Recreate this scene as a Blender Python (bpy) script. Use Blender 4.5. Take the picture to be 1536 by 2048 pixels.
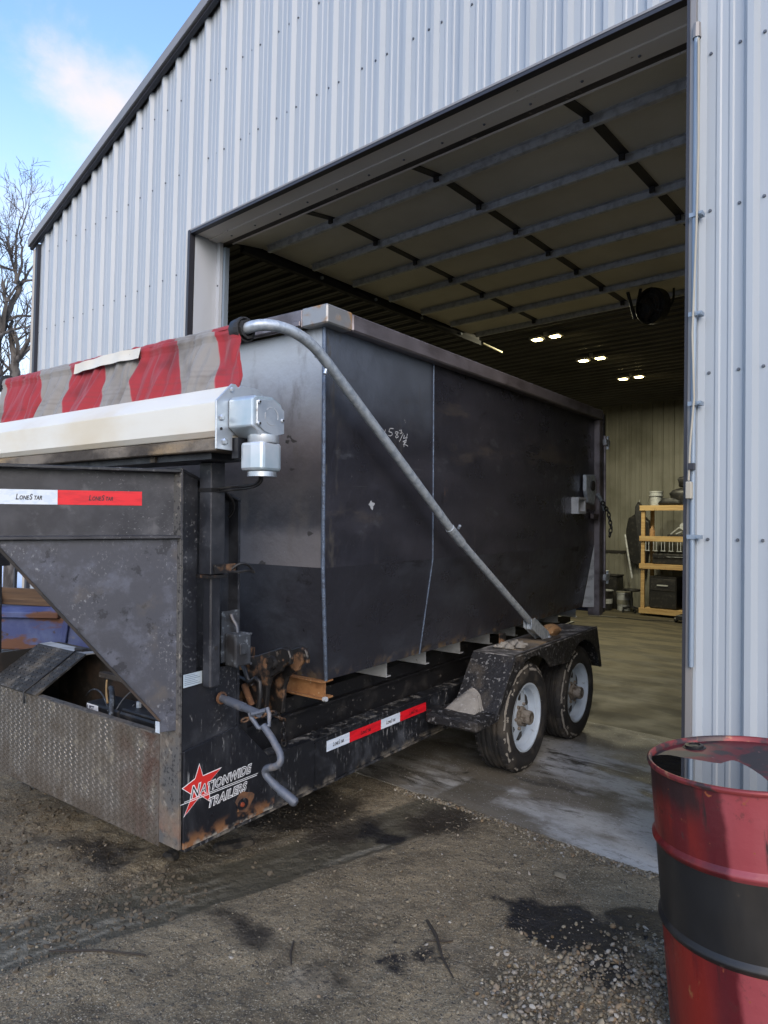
import bpy, math, random
import numpy as np
from mathutils import Vector, Matrix

for _o in list(bpy.data.objects):
    bpy.data.objects.remove(_o, do_unlink=True)
S = bpy.context.scene
COL = S.collection
R = math.radians

# ------------------------------------------------------------------ camera
cam_d = bpy.data.cameras.new('camera')
cam = bpy.data.objects.new('camera', cam_d)
COL.objects.link(cam)
S.camera = cam
cam_d.sensor_fit = 'VERTICAL'
cam_d.sensor_height = 36.0
cam_d.lens = 1369.8 / 2048 * 36.0
cam_d.clip_start = 0.05
cam_d.clip_end = 5000
YAW, PIT, ROL = -0.71626915, 0.02735416, 0.01987371
F = Vector((math.sin(YAW) * math.cos(PIT), math.cos(YAW) * math.cos(PIT), math.sin(PIT)))
r0 = Vector((math.cos(YAW), -math.sin(YAW), 0))
u0 = r0.cross(F)
rr = r0 * math.cos(ROL) + u0 * math.sin(ROL)
uu = -r0 * math.sin(ROL) + u0 * math.cos(ROL)
cam.matrix_world = Matrix(((rr.x, uu.x, -F.x, 0), (rr.y, uu.y, -F.y, 0), (rr.z, uu.z, -F.z, 1.56), (0, 0, 0, 1)))

# ------------------------------------------------------------------ sky, sun, exposure
SUN = Vector((0.62, -0.62, 0.48)).normalized()      # towards the sun: low, behind and right of the viewer
sun_el = math.asin(SUN.z)
sun_az = math.atan2(SUN.x, SUN.y)
W = bpy.data.worlds.new('World')
S.world = W
W.use_nodes = True
wt = W.node_tree
wt.nodes.clear()
wo = wt.nodes.new('ShaderNodeOutputWorld')
bg = wt.nodes.new('ShaderNodeBackground')
sky = wt.nodes.new('ShaderNodeTexSky')
sky.sky_type = 'NISHITA'
sky.sun_disc = False
sky.sun_elevation = sun_el
sky.sun_rotation = sun_az
sky.altitude = 200
sky.air_density = 1.0
sky.dust_density = 1.0
sky.ozone_density = 3.5
SKY_STRENGTH = 0.15
bg.inputs['Strength'].default_value = SKY_STRENGTH
wt.links.new(bg.outputs[0], wo.inputs[0])


def wnode(t, **k):
    n = wt.nodes.new(t)
    for a, b in k.items():
        setattr(n, a, b)
    return n


tc = wnode('ShaderNodeTexCoord')
# even broken cloud all round plus one larger cumulus bank in the west
mp = wnode('ShaderNodeMapping')
mp.inputs['Scale'].default_value = (1.0, 1.0, 1.5)
wt.links.new(tc.outputs['Generated'], mp.inputs[0])
n1 = wnode('ShaderNodeTexNoise')
n1.inputs['Scale'].default_value = 4.5
n1.inputs['Detail'].default_value = 8
n1.inputs['Roughness'].default_value = 0.6
n1.inputs['Distortion'].default_value = 0.25
wt.links.new(mp.outputs[0], n1.inputs['Vector'])


def wmath(op, a, b=None, clamp=False):
    n = wnode('ShaderNodeMath', operation=op)
    n.use_clamp = clamp
    for i, v in enumerate((a, b)):
        if v is None:
            continue
        if isinstance(v, (int, float)):
            n.inputs[i].default_value = v
        else:
            wt.links.new(v, n.inputs[i])
    return n.outputs[0]


def wrange(x, a, b, c=0.0, d=1.0):
    n = wnode('ShaderNodeMapRange', interpolation_type='SMOOTHSTEP')
    wt.links.new(x, n.inputs[0])
    n.inputs[1].default_value = a
    n.inputs[2].default_value = b
    n.inputs[3].default_value = c
    n.inputs[4].default_value = d
    return n.outputs[0]


def bank(d, near, far):
    dn = wnode('ShaderNodeVectorMath', operation='DISTANCE')
    wt.links.new(tc.outputs['Generated'], dn.inputs[0])
    dn.inputs[1].default_value = Vector(d).normalized()
    return wrange(dn.outputs['Value'], far, near)


m = wmath('ADD', wmath('MULTIPLY', bank((-.775, .335, .54), .02, .15), 0.20),
          wmath('MULTIPLY', bank((-.782, .375, .49), .01, .10), 0.15))
m = wmath('ADD', m, wmath('MULTIPLY', bank((-.87, .28, .40), .01, .08), 0.08))
cl = wrange(wmath('ADD', n1.outputs['Fac'], m), 0.54, 0.90)
mixc = wnode('ShaderNodeMix', data_type='RGBA')
wt.links.new(wmath('MULTIPLY', cl, 0.85), mixc.inputs[0])
wt.links.new(sky.outputs[0], mixc.inputs[6])
CLOUD = (2.55, 2.25, 2.05, 1)
mixc.inputs[7].default_value = CLOUD
# pale haze towards the horizon, the same all the way round
sep = wnode('ShaderNodeSeparateXYZ')
wt.links.new(tc.outputs['Generated'], sep.inputs[0])
hz = wmath('MULTIPLY', wrange(sep.outputs['Z'], 0.58, 0.05), 0.80)
mixh = wnode('ShaderNodeMix', data_type='RGBA')
wt.links.new(hz, mixh.inputs[0])
wt.links.new(mixc.outputs[2], mixh.inputs[6])
mixh.inputs[7].default_value = (2.5, 2.62, 2.75, 1)
wt.links.new(mixh.outputs[2], bg.inputs['Color'])

sd = bpy.data.lights.new('sun', 'SUN')
sd.energy = 0.65
sd.angle = R(45)
sd.color = (1.0, 0.80, 0.58)
so = bpy.data.objects.new('sun', sd)
COL.objects.link(so)
so.rotation_euler = (-SUN).to_track_quat('-Z', 'Y').to_euler()

S.view_settings.view_transform = 'Standard'
S.view_settings.look = 'None'
S.view_settings.exposure = 1.52
S.view_settings.gamma = 1.0
S.view_settings.use_curve_mapping = False
S.render.engine = 'CYCLES'
S.cycles.max_bounces = 7
S.cycles.diffuse_bounces = 4
S.cycles.glossy_bounces = 4
S.cycles.caustics_reflective = False
S.cycles.caustics_refractive = False
S.cycles.sample_clamp_indirect = 6.0

rng = random.Random(7)
nrg = np.random.default_rng(11)


# ================================================================== materials
def mat(name, col, rough=0.5, metal=0.0, layers=(), bump=(), spec=0.5, emit=None, coat=0.0, rvar=None):
    """layers: dicts with col, s(scale), lo, hi, det, st(stretch xyz), rough, metal, g=(axis,a,b) ramp, amt, attr."""
    m = bpy.data.materials.new(name)
    m.use_nodes = True
    t = m.node_tree
    t.nodes.clear()
    N, L = t.nodes, t.links
    out = N.new('ShaderNodeOutputMaterial')
    b = N.new('ShaderNodeBsdfPrincipled')
    L.new(b.outputs[0], out.inputs[0])
    b.inputs['Base Color'].default_value = (*col, 1)
    b.inputs['Roughness'].default_value = rough
    b.inputs['Metallic'].default_value = metal
    b.inputs['Specular IOR Level'].default_value = spec
    b.inputs['Coat Weight'].default_value = coat
    if emit:
        b.inputs['Emission Color'].default_value = (*emit[0], 1)
        b.inputs['Emission Strength'].default_value = emit[1]
    co = N.new('ShaderNodeTexCoord')

    def noise(s, det=5, st=(1, 1, 1), off=0.0, ro=0.55, dist=0.0):
        mpn = N.new('ShaderNodeMapping')
        mpn.inputs['Scale'].default_value = st
        mpn.inputs['Location'].default_value = (off, off * 1.7, off * .6)
        L.new(co.outputs['Object'], mpn.inputs[0])
        n = N.new('ShaderNodeTexNoise')
        n.inputs['Scale'].default_value = s
        n.inputs['Detail'].default_value = det
        n.inputs['Roughness'].default_value = ro
        n.inputs['Distortion'].default_value = dist
        L.new(mpn.outputs[0], n.inputs['Vector'])
        return n.outputs['Fac']

    def rng_(x, a, c_, to0=0.0, to1=1.0):
        n = N.new('ShaderNodeMapRange')
        n.interpolation_type = 'SMOOTHSTEP'
        L.new(x, n.inputs[0])
        if a > c_:
            a, c_, to0, to1 = c_, a, to1, to0
        n.inputs[1].default_value = a
        n.inputs[2].default_value = c_
        n.inputs[3].default_value = to0
        n.inputs[4].default_value = to1
        return n.outputs[0]

    def mul(a, c_):
        n = N.new('ShaderNodeMath')
        n.operation = 'MULTIPLY'
        n.use_clamp = True
        L.new(a, n.inputs[0])
        if isinstance(c_, (int, float)):
            n.inputs[1].default_value = c_
        else:
            L.new(c_, n.inputs[1])
        return n.outputs[0]

    c_out = r_out = m_out = None
    cr, rv, mv = (*col, 1), rough, metal
    need_r = any('rough' in l for l in layers)
    need_m = any('metal' in l for l in layers)
    sp = None
    for i, l in enumerate(layers):
        fac = None
        if 'attr' in l:
            a = N.new('ShaderNodeAttribute')
            a.attribute_name = l['attr']
            fac = a.outputs['Fac']
            if 's' in l:
                fac2 = noise(l['s'], l.get('det', 5), l.get('st', (1, 1, 1)), i * 3.1 + 1)
                ad = N.new('ShaderNodeMath')
                ad.operation = 'ADD'
                L.new(fac, ad.inputs[0])
                L.new(fac2, ad.inputs[1])
                fac = rng_(ad.outputs[0], l.get('lo', .9), l.get('hi', 1.1))
        elif 's' in l:
            fac = rng_(noise(l['s'], l.get('det', 5), l.get('st', (1, 1, 1)), i * 3.1 + l.get('off', 0), l.get('ro', .55), l.get('dist', 0)), l['lo'], l['hi'])
        if 'cl' in l:
            fac = mul(fac, rng_(noise(l['cl'][0], 5, l['cl'][3] if len(l['cl']) > 3 else (1, 1, 1), i * 7.7 + 2), l['cl'][1], l['cl'][2]))
        if 'edge' in l:
            if sp is None:
                sp = N.new('ShaderNodeSeparateXYZ')
                L.new(co.outputs['Object'], sp.inputs[0])
            for q, (axn, p0, p1, amp, ns, nst) in enumerate(l['edge']):
                nz_ = noise(ns, 8, nst, i * 5.7 + q * 2.3, .62)
                ad = N.new('ShaderNodeMath')
                ad.operation = 'MULTIPLY_ADD'
                L.new(nz_, ad.inputs[0])
                ad.inputs[1].default_value = amp
                L.new(sp.outputs['XYZ'.index(axn)], ad.inputs[2])
                er = rng_(ad.outputs[0], p0 + amp * .5, p1 + amp * .5)
                fac = er if fac is None else mul(fac, er)
        if 'g' in l:
            if sp is None:
                sp = N.new('ShaderNodeSeparateXYZ')
                L.new(co.outputs['Object'], sp.inputs[0])
            gs = l['g'] if isinstance(l['g'], list) else [l['g']]
            for g in gs:
                gr = rng_(sp.outputs['XYZ'.index(g[0])], g[1], g[2])
                fac = gr if fac is None else mul(fac, gr)
        if 'amt' in l:
            fac = mul(fac, l['amt'])
        mx = N.new('ShaderNodeMix')
        mx.data_type = 'RGBA'
        L.new(fac, mx.inputs[0])
        if c_out is None:
            mx.inputs[6].default_value = cr
        else:
            L.new(c_out, mx.inputs[6])
        mx.inputs[7].default_value = (*l['col'], 1)
        c_out = mx.outputs[2]
        for key, need in (('rough', need_r), ('metal', need_m)):
            if key in l:
                f = N.new('ShaderNodeMix')
                L.new(fac, f.inputs[0])
                cur = r_out if key == 'rough' else m_out
                if cur is None:
                    f.inputs[2].default_value = rv if key == 'rough' else mv
                else:
                    L.new(cur, f.inputs[2])
                f.inputs[3].default_value = l[key]
                if key == 'rough':
                    r_out = f.outputs[0]
                else:
                    m_out = f.outputs[0]
    if c_out is not None:
        L.new(c_out, b.inputs['Base Color'])
    if rvar:
        nn = rng_(noise(rvar[0], 4, rvar[2] if len(rvar) > 2 else (1, 1, 1), 9.3), .25, .75, -rvar[1], rvar[1])
        ad = N.new('ShaderNodeMath')
        ad.operation = 'ADD'
        ad.use_clamp = True
        L.new(nn, ad.inputs[1])
        if r_out is None:
            ad.inputs[0].default_value = rough
        else:
            L.new(r_out, ad.inputs[0])
        r_out = ad.outputs[0]
    if r_out is not None:
        L.new(r_out, b.inputs['Roughness'])
    if m_out is not None:
        L.new(m_out, b.inputs['Metallic'])
    prev = None
    for (s, st, d, *rest) in bump:
        bn = N.new('ShaderNodeBump')
        bn.inputs['Strength'].default_value = st
        bn.inputs['Distance'].default_value = d
        L.new(noise(s, 6, rest[0] if rest else (1, 1, 1), 5.5, .6), bn.inputs['Height'])
        if prev:
            L.new(prev, bn.inputs['Normal'])
        prev = bn.outputs[0]
    if prev:
        L.new(prev, b.inputs['Normal'])
    return m


M = {}
DUST = (.16, .15, .14)
M['black_paint'] = mat('black_paint', (.012, .013, .017), .42, 0, [
    dict(col=(.05, .053, .062), s=5, lo=.45, hi=.75, rough=.6),
    dict(col=(.13, .13, .135), s=75, lo=.56, hi=.70, det=8, rough=.8, cl=(4, .45, .65)),
    dict(col=(.24, .235, .23), s=40, lo=.60, hi=.70, det=9, ro=.7, st=(1, 1, .3), rough=.85, cl=(2.6, .50, .66)),
    dict(col=(.10, .075, .05), s=9, lo=.55, hi=.8, g=('Z', .75, .25), rough=.9)],
    bump=[(60, .15, .004)], rvar=(12, .12))
M['rail_paint'] = mat('rail_paint', (.010, .011, .014), .38, 0, [
    dict(col=(.06, .065, .075), s=7, lo=.5, hi=.8, rough=.6),
    dict(col=(.27, .27, .27), s=48, lo=.56, hi=.66, det=9, ro=.7, st=(1, 1.5, .3), rough=.85, cl=(2.4, .38, .58)),
    dict(col=(.20, .19, .17), s=16, lo=.50, hi=.66, det=8, g=('Z', .535, .552), rough=.9),
    dict(col=(.16, .14, .11), s=14, lo=.45, hi=.65, g=('Z', .34, .29), rough=.9)],
    bump=[(50, .2, .004)], rvar=(15, .12))
M['side_plate'] = mat('side_plate', (.010, .011, .015), .36, 0, [
    dict(col=(.05, .053, .06), s=6, lo=.5, hi=.8, st=(1, 1, .4), rough=.6),
    dict(col=(.24, .24, .24), s=55, lo=.57, hi=.68, det=9, ro=.7, st=(1, 1.6, .22), rough=.85, cl=(4.5, .42, .6)),
    dict(col=(.20, .09, .035), s=14, lo=.42, hi=.56, det=8, g=('Z', .375, .315), rough=.9),
    dict(col=(.28, .26, .22), s=20, lo=.45, hi=.6, g=('Z', .325, .305), rough=.9)],
    bump=[(60, .15, .004)], rvar=(12, .1))
M['gusset'] = mat('gusset_paint', (.050, .052, .064), .5, 0, [
    dict(col=(.125, .13, .155), s=8, lo=.44, hi=.66, det=9, ro=.7, rough=.65) if False else dict(col=(.085, .091, .115), s=11, lo=.46, hi=.66, det=9, ro=.7, rough=.65),
    dict(col=(.024, .025, .032), s=13, lo=.58, hi=.64, det=6, ro=.65, off=2),
    dict(col=(.26, .265, .28), s=90, lo=.55, hi=.68, det=8, ro=.7, st=(1, 1, .7), rough=.85, cl=(4, .42, .66)),
    dict(col=(.12, .10, .075), s=7, lo=.58, hi=.76, det=8, rough=.9, amt=.5),
    dict(col=(.30, .24, .13), s=17, lo=.72, hi=.76, rough=.9)],
    bump=[(40, .25, .004)], rvar=(10, .1))
M['neck'] = mat('neck_paint', (.020, .020, .025), .45, 0, [
    dict(col=(.055, .055, .062), s=7, lo=.4, hi=.75, rough=.6),
    dict(col=(.26, .26, .265), s=70, lo=.57, hi=.70, det=8, ro=.7, st=(1, 1, 1.6), rough=.85, cl=(3.4, .46, .66)),
    dict(col=(.10, .10, .105), s=14, lo=.58, hi=.78, rough=.8)],
    bump=[(40, .18, .004)], rvar=(10, .1))
M['flange'] = mat('dirty_flange', (.09, .088, .085), .75, 0, [
    dict(col=(.028, .028, .030), s=60, lo=.52, hi=.62, det=7),
    dict(col=(.24, .22, .19), s=30, lo=.58, hi=.7, det=8, rough=.9),
    dict(col=(.17, .135, .10), s=8, lo=.35, hi=.7, g=('Z', 1.05, .55), rough=.95),
    dict(col=(.19, .115, .08), s=10, lo=.45, hi=.65, g=('Z', .5, .3), rough=.95)],
    bump=[(70, .4, .006)])
M['diamond'] = mat('muddy_treadplate', (.19, .175, .155), .42, .6, [
    dict(col=(.080, .066, .050), s=5, lo=.38, hi=.68, det=7, rough=.75, metal=.0),
    dict(col=(.185, .165, .13), s=16, lo=.55, hi=.72, det=8, rough=.8, metal=.1),
    dict(col=(.075, .045, .033), s=6, lo=.38, hi=.6, g=('X', -.95, -.62), rough=.85, metal=.0),
    dict(col=(.070, .056, .042), s=9, lo=.3, hi=.6, g=('Z', .5, .28), rough=.9, metal=0)],
    bump=[(60, .2, .004)], rvar=(20, .12))
M['lid'] = mat('weathered_treadplate', (.045, .044, .043), .62, .3, [
    dict(col=(.15, .145, .135), s=22, lo=.52, hi=.7, det=8, rough=.75),
    dict(col=(.13, .11, .085), s=5, lo=.5, hi=.75, rough=.9, metal=0)],
    bump=[(55, .35, .006)])
DRIP = (1.6, 1, .25)
M['steel_front'] = mat('mill_scale_skylit_front', (.060, .058, .066), .44, .5, [
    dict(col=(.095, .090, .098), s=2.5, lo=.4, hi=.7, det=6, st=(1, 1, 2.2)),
    dict(col=(.175, .158, .160), edge=[('Z', 1.66, 2.10, .45, 1.6, (1, 1, 1.3))], rough=.52, metal=.35),  # this and the next layer: sky sheen fading downward, put into the colour
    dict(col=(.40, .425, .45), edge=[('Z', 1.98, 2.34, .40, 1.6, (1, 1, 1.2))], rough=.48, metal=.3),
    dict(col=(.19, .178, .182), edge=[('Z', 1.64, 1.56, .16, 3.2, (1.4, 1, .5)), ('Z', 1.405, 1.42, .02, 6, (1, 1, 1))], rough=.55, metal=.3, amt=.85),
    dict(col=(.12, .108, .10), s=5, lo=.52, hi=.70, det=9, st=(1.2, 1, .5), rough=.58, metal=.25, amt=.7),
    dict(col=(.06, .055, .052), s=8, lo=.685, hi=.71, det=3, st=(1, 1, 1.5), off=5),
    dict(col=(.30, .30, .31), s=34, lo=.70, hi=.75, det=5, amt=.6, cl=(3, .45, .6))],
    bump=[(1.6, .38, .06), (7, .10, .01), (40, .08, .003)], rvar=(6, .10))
M['steel'] = mat('mill_scale_skylit_side', (.062, .063, .080), .30, .65, [
    dict(col=(.080, .078, .095), s=2.2, lo=.38, hi=.68, det=5, st=(1, .5, 1.6), rough=.46),
    dict(col=(.18, .205, .25), edge=[('Z', 2.02, 2.42, .30, 2.4, (1, .8, 1.4)), ('Y', -.70, -.78, .02, 3, (1, 1, 1))], rough=.44),  # bluish sky reflection put into the colour, upper front section only
    dict(col=(.130, .114, .106), s=1.9, lo=.55, hi=.66, det=10, ro=.68, st=(1, .45, 2.0), off=3, rough=.5, amt=.8),
    dict(col=(.125, .13, .15), s=3.8, lo=.58, hi=.70, det=10, ro=.68, st=(1, .6, 1.4), off=7, rough=.42),
    dict(col=(.14, .125, .105), s=22, lo=.52, hi=.68, det=8, g=('Y', -1.50, -1.68), st=(1, 1, .4), rough=.6, amt=.8),
    dict(col=(.15, .14, .135), s=11, lo=.57, hi=.70, det=8, st=(1, 1, .09), rough=.55, cl=(1.6, .46, .62), amt=.8),
    dict(col=(.18, .10, .05), s=7, lo=.66, hi=.74, det=9, ro=.7, st=(1, 1, .4), rough=.75, metal=.1, cl=(1.1, .48, .6)),
    dict(col=(.34, .34, .35), s=38, lo=.70, hi=.74, det=6, rough=.6, metal=.1, cl=(2.2, .5, .62)),
    dict(col=(.14, .14, .15), s=34, lo=.66, hi=.72, det=4, st=(1, .06, 2.2), rough=.5, cl=(1.5, .46, .6), amt=.7)],
    bump=[(1.6, .38, .06), (7, .10, .01), (40, .08, .003)], rvar=(6, .10, (1, .5, 1)))
M['steel_low'] = mat('rolled_steel_lower', (.062, .063, .078), .32, .6, [
    dict(col=(.092, .10, .122), s=2.2, lo=.45, hi=.66, det=9, ro=.62, st=(1, .5, 1.2), rough=.42),
    dict(col=(.030, .029, .033), s=3.4, lo=.56, hi=.66, det=9, ro=.66, st=(1, .5, 1.8), rough=.5),
    dict(col=(.13, .13, .14), s=34, lo=.66, hi=.72, det=4, st=(1, .06, 2.2), rough=.5, cl=(1.5, .46, .6), amt=.7),
    dict(col=(.10, .07, .04), s=18, lo=.45, hi=.65, g=('Z', .93, .86), rough=.8, metal=.2)],
    bump=[(1.6, .38, .06), (7, .10, .01), (40, .08, .003)], rvar=(6, .10, (1, .5, 1)))
M['tube_steel'] = mat('purple_brown_tube_steel', (.26, .235, .25), .5, .7, [
    dict(col=(.10, .085, .085), s=5, lo=.4, hi=.7, st=(1, .3, 1), rough=.6),
    dict(col=(.24, .23, .24), s=16, lo=.62, hi=.75, st=(1, .3, 1), rough=.5)], bump=[(60, .08, .002)], rvar=(9, .1))
M['cap'] = mat('corner_cap_steel', (.33, .33, .33), .5, .6, [
    dict(col=(.30, .17, .07), s=12, lo=.5, hi=.68, det=7, rough=.8, metal=.1),
    dict(col=(.42, .43, .43), s=7, lo=.55, hi=.75)], bump=[(60, .08, .002)])
M['weld'] = mat('weld_bead', (.14, .18, .25), .42, .5, [
    dict(col=(.10, .12, .16), s=30, lo=.45, hi=.65)], bump=[(120, .9, .006)])
M['rust_beam'] = mat('rusty_beam', (.30, .145, .055), .75, .1, [
    dict(col=(.20, .085, .03), s=14, lo=.45, hi=.7), dict(col=(.42, .30, .18), s=50, lo=.62, hi=.72)], bump=[(80, .2, .002)])
M['rust'] = mat('rust', (.16, .075, .035), .88, 0, [
    dict(col=(.07, .04, .028), s=18, lo=.4, hi=.65), dict(col=(.26, .13, .05), s=40, lo=.58, hi=.7)], bump=[(60, .4, .004)])
M['rust_black'] = mat('rusty_black_iron', (.018, .017, .017), .45, .3, [
    dict(col=(.17, .09, .045), s=11, lo=.52, hi=.64, det=7, rough=.85, metal=0),
    dict(col=(.10, .085, .07), s=40, lo=.6, hi=.72, rough=.8)], bump=[(50, .3, .004)])
M['stub'] = mat('pale_primed_channel', (.46, .48, .50), .5, .2, [
    dict(col=(.25, .26, .27), s=9, lo=.45, hi=.75, st=(1, 1, 2)), dict(col=(.10, .09, .08), s=30, lo=.66, hi=.75)])
M['galv'] = mat('galvanised_steel', (.50, .55, .60), .42, .45, [
    dict(col=(.33, .38, .44), s=28, lo=.42, hi=.66, det=4, rough=.5),
    dict(col=(.20, .17, .14), s=10, lo=.66, hi=.8, rough=.8, metal=.2),
    dict(col=(.55, .58, .60), s=60, lo=.6, hi=.7)], bump=[(90, .12, .002)], rvar=(20, .1))
M['zinc'] = mat('zinc_plate', (.58, .62, .66), .36, .75, [
    dict(col=(.42, .47, .53), s=8, lo=.45, hi=.72, rough=.45), dict(col=(.30, .28, .24), s=16, lo=.68, hi=.8, rough=.7)], bump=[(90, .05, .001)], rvar=(14, .08))
M['zinc_cast'] = mat('pale_zinc_casting', (.60, .64, .68), .4, .6, [
    dict(col=(.38, .50, .56), s=5, lo=.4, hi=.75), dict(col=(.30, .30, .28), s=20, lo=.7, hi=.8)], bump=[(60, .08, .002)])
M['alu'] = mat('white_aluminium_cover', (.74, .71, .63), .42, .15, [
    dict(col=(.66, .58, .44), s=3.2, lo=.35, hi=.7, st=(.5, 1, 1.4)),
    dict(col=(.36, .33, .28), s=34, lo=.70, hi=.77, det=5)], rvar=(9, .1), bump=[(30, .04, .002)])
M['mud_steel'] = mat('mud_caked_steel', (.055, .045, .036), .8, .1, [
    dict(col=(.19, .165, .135), s=5, lo=.40, hi=.6, det=8, st=(.6, 1, 1.2), rough=.95, metal=0),
    dict(col=(.30, .22, .13), s=4, lo=.58, hi=.72, st=(.35, 1, 1), rough=.95, metal=0)], bump=[(40, .6, .01)])
M['tape_white'] = mat('reflective_white', (.66, .72, .80), .3, 0, [dict(col=(.56, .64, .74), s=60, lo=.45, hi=.6, st=(1, .1, 1))])
M['tape_red'] = mat('reflective_red', (.70, .012, .022), .3, 0, [dict(col=(.56, .01, .02), s=50, lo=.45, hi=.6, st=(.2, .2, 1))])
M['red_decal'] = mat('red_vinyl', (.62, .03, .025), .4)
M['white_decal'] = mat('white_vinyl', (.78, .79, .80), .4)
M['black_vinyl'] = mat('black_vinyl', (.010, .010, .014), .45)
M['dull_lamp'] = mat('dull_marker_lens', (.22, .045, .02), .5)
M['navy'] = mat('navy_print', (.01, .015, .06), .5)
M['label'] = mat('pale_blue_label', (.42, .50, .56), .5, 0, [dict(col=(.30, .36, .40), s=20, lo=.55, hi=.7)])
M['label_ink'] = mat('label_ink', (.16, .20, .25), .6)
M['chalk'] = mat('white_chalk', (.46, .47, .48), .9)
M['tyre'] = mat('muddy_tyre', (.014, .014, .015), .72, 0, [
    dict(col=(.055, .048, .040), s=8, lo=.45, hi=.7, rough=.9),
    dict(col=(.23, .215, .19), s=22, lo=.68, hi=.74, det=8, rough=.95)], bump=[(60, .3, .004)])
M['rim'] = mat('white_rim_paint', (.46, .54, .64), .38, 0, [
    dict(col=(.10, .08, .06), s=9, lo=.66, hi=.74, det=8, st=(1, 1, 1), rough=.8),
    dict(col=(.36, .42, .50), s=4, lo=.5, hi=.75)])
M['hub'] = mat('muddy_hub', (.20, .18, .155), .85, .1, [dict(col=(.07, .055, .04), s=24, lo=.45, hi=.65), dict(col=(.34, .32, .29), s=40, lo=.6, hi=.7)], bump=[(70, .5, .005)])
M['fender'] = mat('fender_treadplate', (.020, .020, .022), .5, .3, [
    dict(col=(.20, .20, .20), s=48, lo=.56, hi=.66, det=7, rough=.8),
    dict(col=(.06, .052, .044), s=6, lo=.5, hi=.7, rough=.9)], bump=[(45, .6, .01)])
M['fender_top'] = mat('dusty_fender_top', (.07, .068, .066), .7, .1, [
    dict(col=(.26, .25, .24), s=9, lo=.45, hi=.62, det=8, rough=.9), dict(col=(.03, .03, .03), s=50, lo=.55, hi=.66)], bump=[(45, .5, .008)])
M['dry_mud'] = mat('dried_mud', (.25, .235, .21), .95, 0, [dict(col=(.20, .185, .165), s=14, lo=.45, hi=.7), dict(col=(.32, .31, .29), s=50, lo=.58, hi=.7)], bump=[(50, .5, .008)])
M['rotten_wood'] = mat('broken_wood', (.34, .19, .085), .9, 0, [dict(col=(.18, .11, .06), s=18, lo=.45, hi=.65, st=(1, .2, 1)), dict(col=(.45, .33, .2), s=30, lo=.6, hi=.72)], bump=[(40, .7, .01, (1, .2, 1))])
M['rotten_black'] = mat('black_rotten_timber', (.018, .016, .014), .9, 0, [dict(col=(.07, .058, .042), s=18, lo=.5, hi=.62, det=8)], bump=[(50, .8, .01)])
M['crank'] = mat('blue_grey_crank', (.10, .112, .138), .55, .3, [
    dict(col=(.20, .19, .19), s=14, lo=.5, hi=.68, rough=.75), dict(col=(.15, .09, .06), s=24, lo=.64, hi=.74, rough=.85)], bump=[(60, .3, .003)])
M['box'] = mat('dirty_grey_box', (.045, .05, .058), .6, 0, [dict(col=(.16, .18, .20), s=36, lo=.54, hi=.66, det=8), dict(col=(.02, .02, .022), s=9, lo=.5, hi=.65)], bump=[(60, .3, .003)])
M['black_plastic'] = mat('black_plastic', (.012, .012, .013), .5, 0, [dict(col=(.04, .037, .034), s=14, lo=.5, hi=.7)])
M['dark_inside'] = mat('dirty_dark_steel', (.022, .019, .016), .75, .1, [dict(col=(.09, .08, .07), s=8, lo=.55, hi=.75), dict(col=(.06, .04, .028), s=5, lo=.45, hi=.6)], bump=[(40, .3, .004)])
M['deck'] = mat('dirty_black_channel', (.014, .014, .016), .5, .1, [dict(col=(.14, .13, .12), s=44, lo=.62, hi=.72, det=7, st=(1, .7, 1)), dict(col=(.045, .042, .04), s=6, lo=.5, hi=.75)], bump=[(40, .25, .004)])

M['wall'] = mat('white_steel_cladding', (.41, .445, .48), .38, 0, [
    dict(col=(.375, .415, .455), s=.9, lo=.35, hi=.7, st=(1, 1, .3)), dict(col=(.33, .32, .29), s=2.0, lo=.45, hi=.8, g=('Z', 1.0, .1)), dict(col=(.33, .35, .37), s=1.3, lo=.58, hi=.8, det=8, st=(3, 3, .12), amt=.7)], spec=.45, bump=[(1.3, .18, .04, (1, 1, .35))])
M['liner'] = mat('white_liner_dirty', (.22, .217, .185), .55, 0, [dict(col=(.14, .137, .11), s=1.2, lo=.4, hi=.7), dict(col=(.11, .10, .08), s=3, lo=.5, hi=.75, g=('Z', 2.4, .2))])
M['ceil'] = mat('dingy_ceiling_liner', (.11, .108, .10), .5, .2, [dict(col=(.06, .058, .052), s=.8, lo=.4, hi=.7)])
M['trim'] = mat('bronze_trim', (.27, .255, .245), .42, .2, [dict(col=(.22, .215, .21), s=3, lo=.45, hi=.75, st=(1, 1, .2))])
M['trim_dark'] = mat('dark_trim', (.030, .030, .038), .45)
M['tan'] = mat('tan_trim', (.50, .43, .34), .5)
M['jamb'] = mat('white_jamb_flashing', (.52, .55, .60), .36, 0, [dict(col=(.45, .47, .50), s=2.5, lo=.4, hi=.75, st=(1, 1, .3))])
M['header'] = mat('header_flashing', (.85, .80, .73), .4, 0, [dict(col=(.76, .70, .62), s=2, lo=.4, hi=.75, st=(.3, 1, 1)), dict(col=(.16, .12, .09), s=30, lo=.7, hi=.78)])
M['seal'] = mat('grimy_seal', (.10, .085, .072), .8, 0, [dict(col=(.04, .036, .033), s=6, lo=.4, hi=.65, st=(.3, 1, 1)), dict(col=(.22, .18, .14), s=20, lo=.6, hi=.72)], bump=[(40, .4, .005)])
M['door_panel'] = mat('door_back_panel', (.82, .79, .68), .6, 0, [dict(col=(.72, .69, .58), s=1.6, lo=.35, hi=.7), dict(col=(.20, .165, .12), s=2.4, lo=.60, hi=.8, g=('Y', 4.25, 3.9))])
M['strut'] = mat('galvanised_strut', (.60, .62, .64), .5, .3, [dict(col=(.42, .43, .45), s=18, lo=.42, hi=.68), dict(col=(.40, .42, .44), s=40, lo=.6, hi=.7)], rvar=(20, .1))
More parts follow.
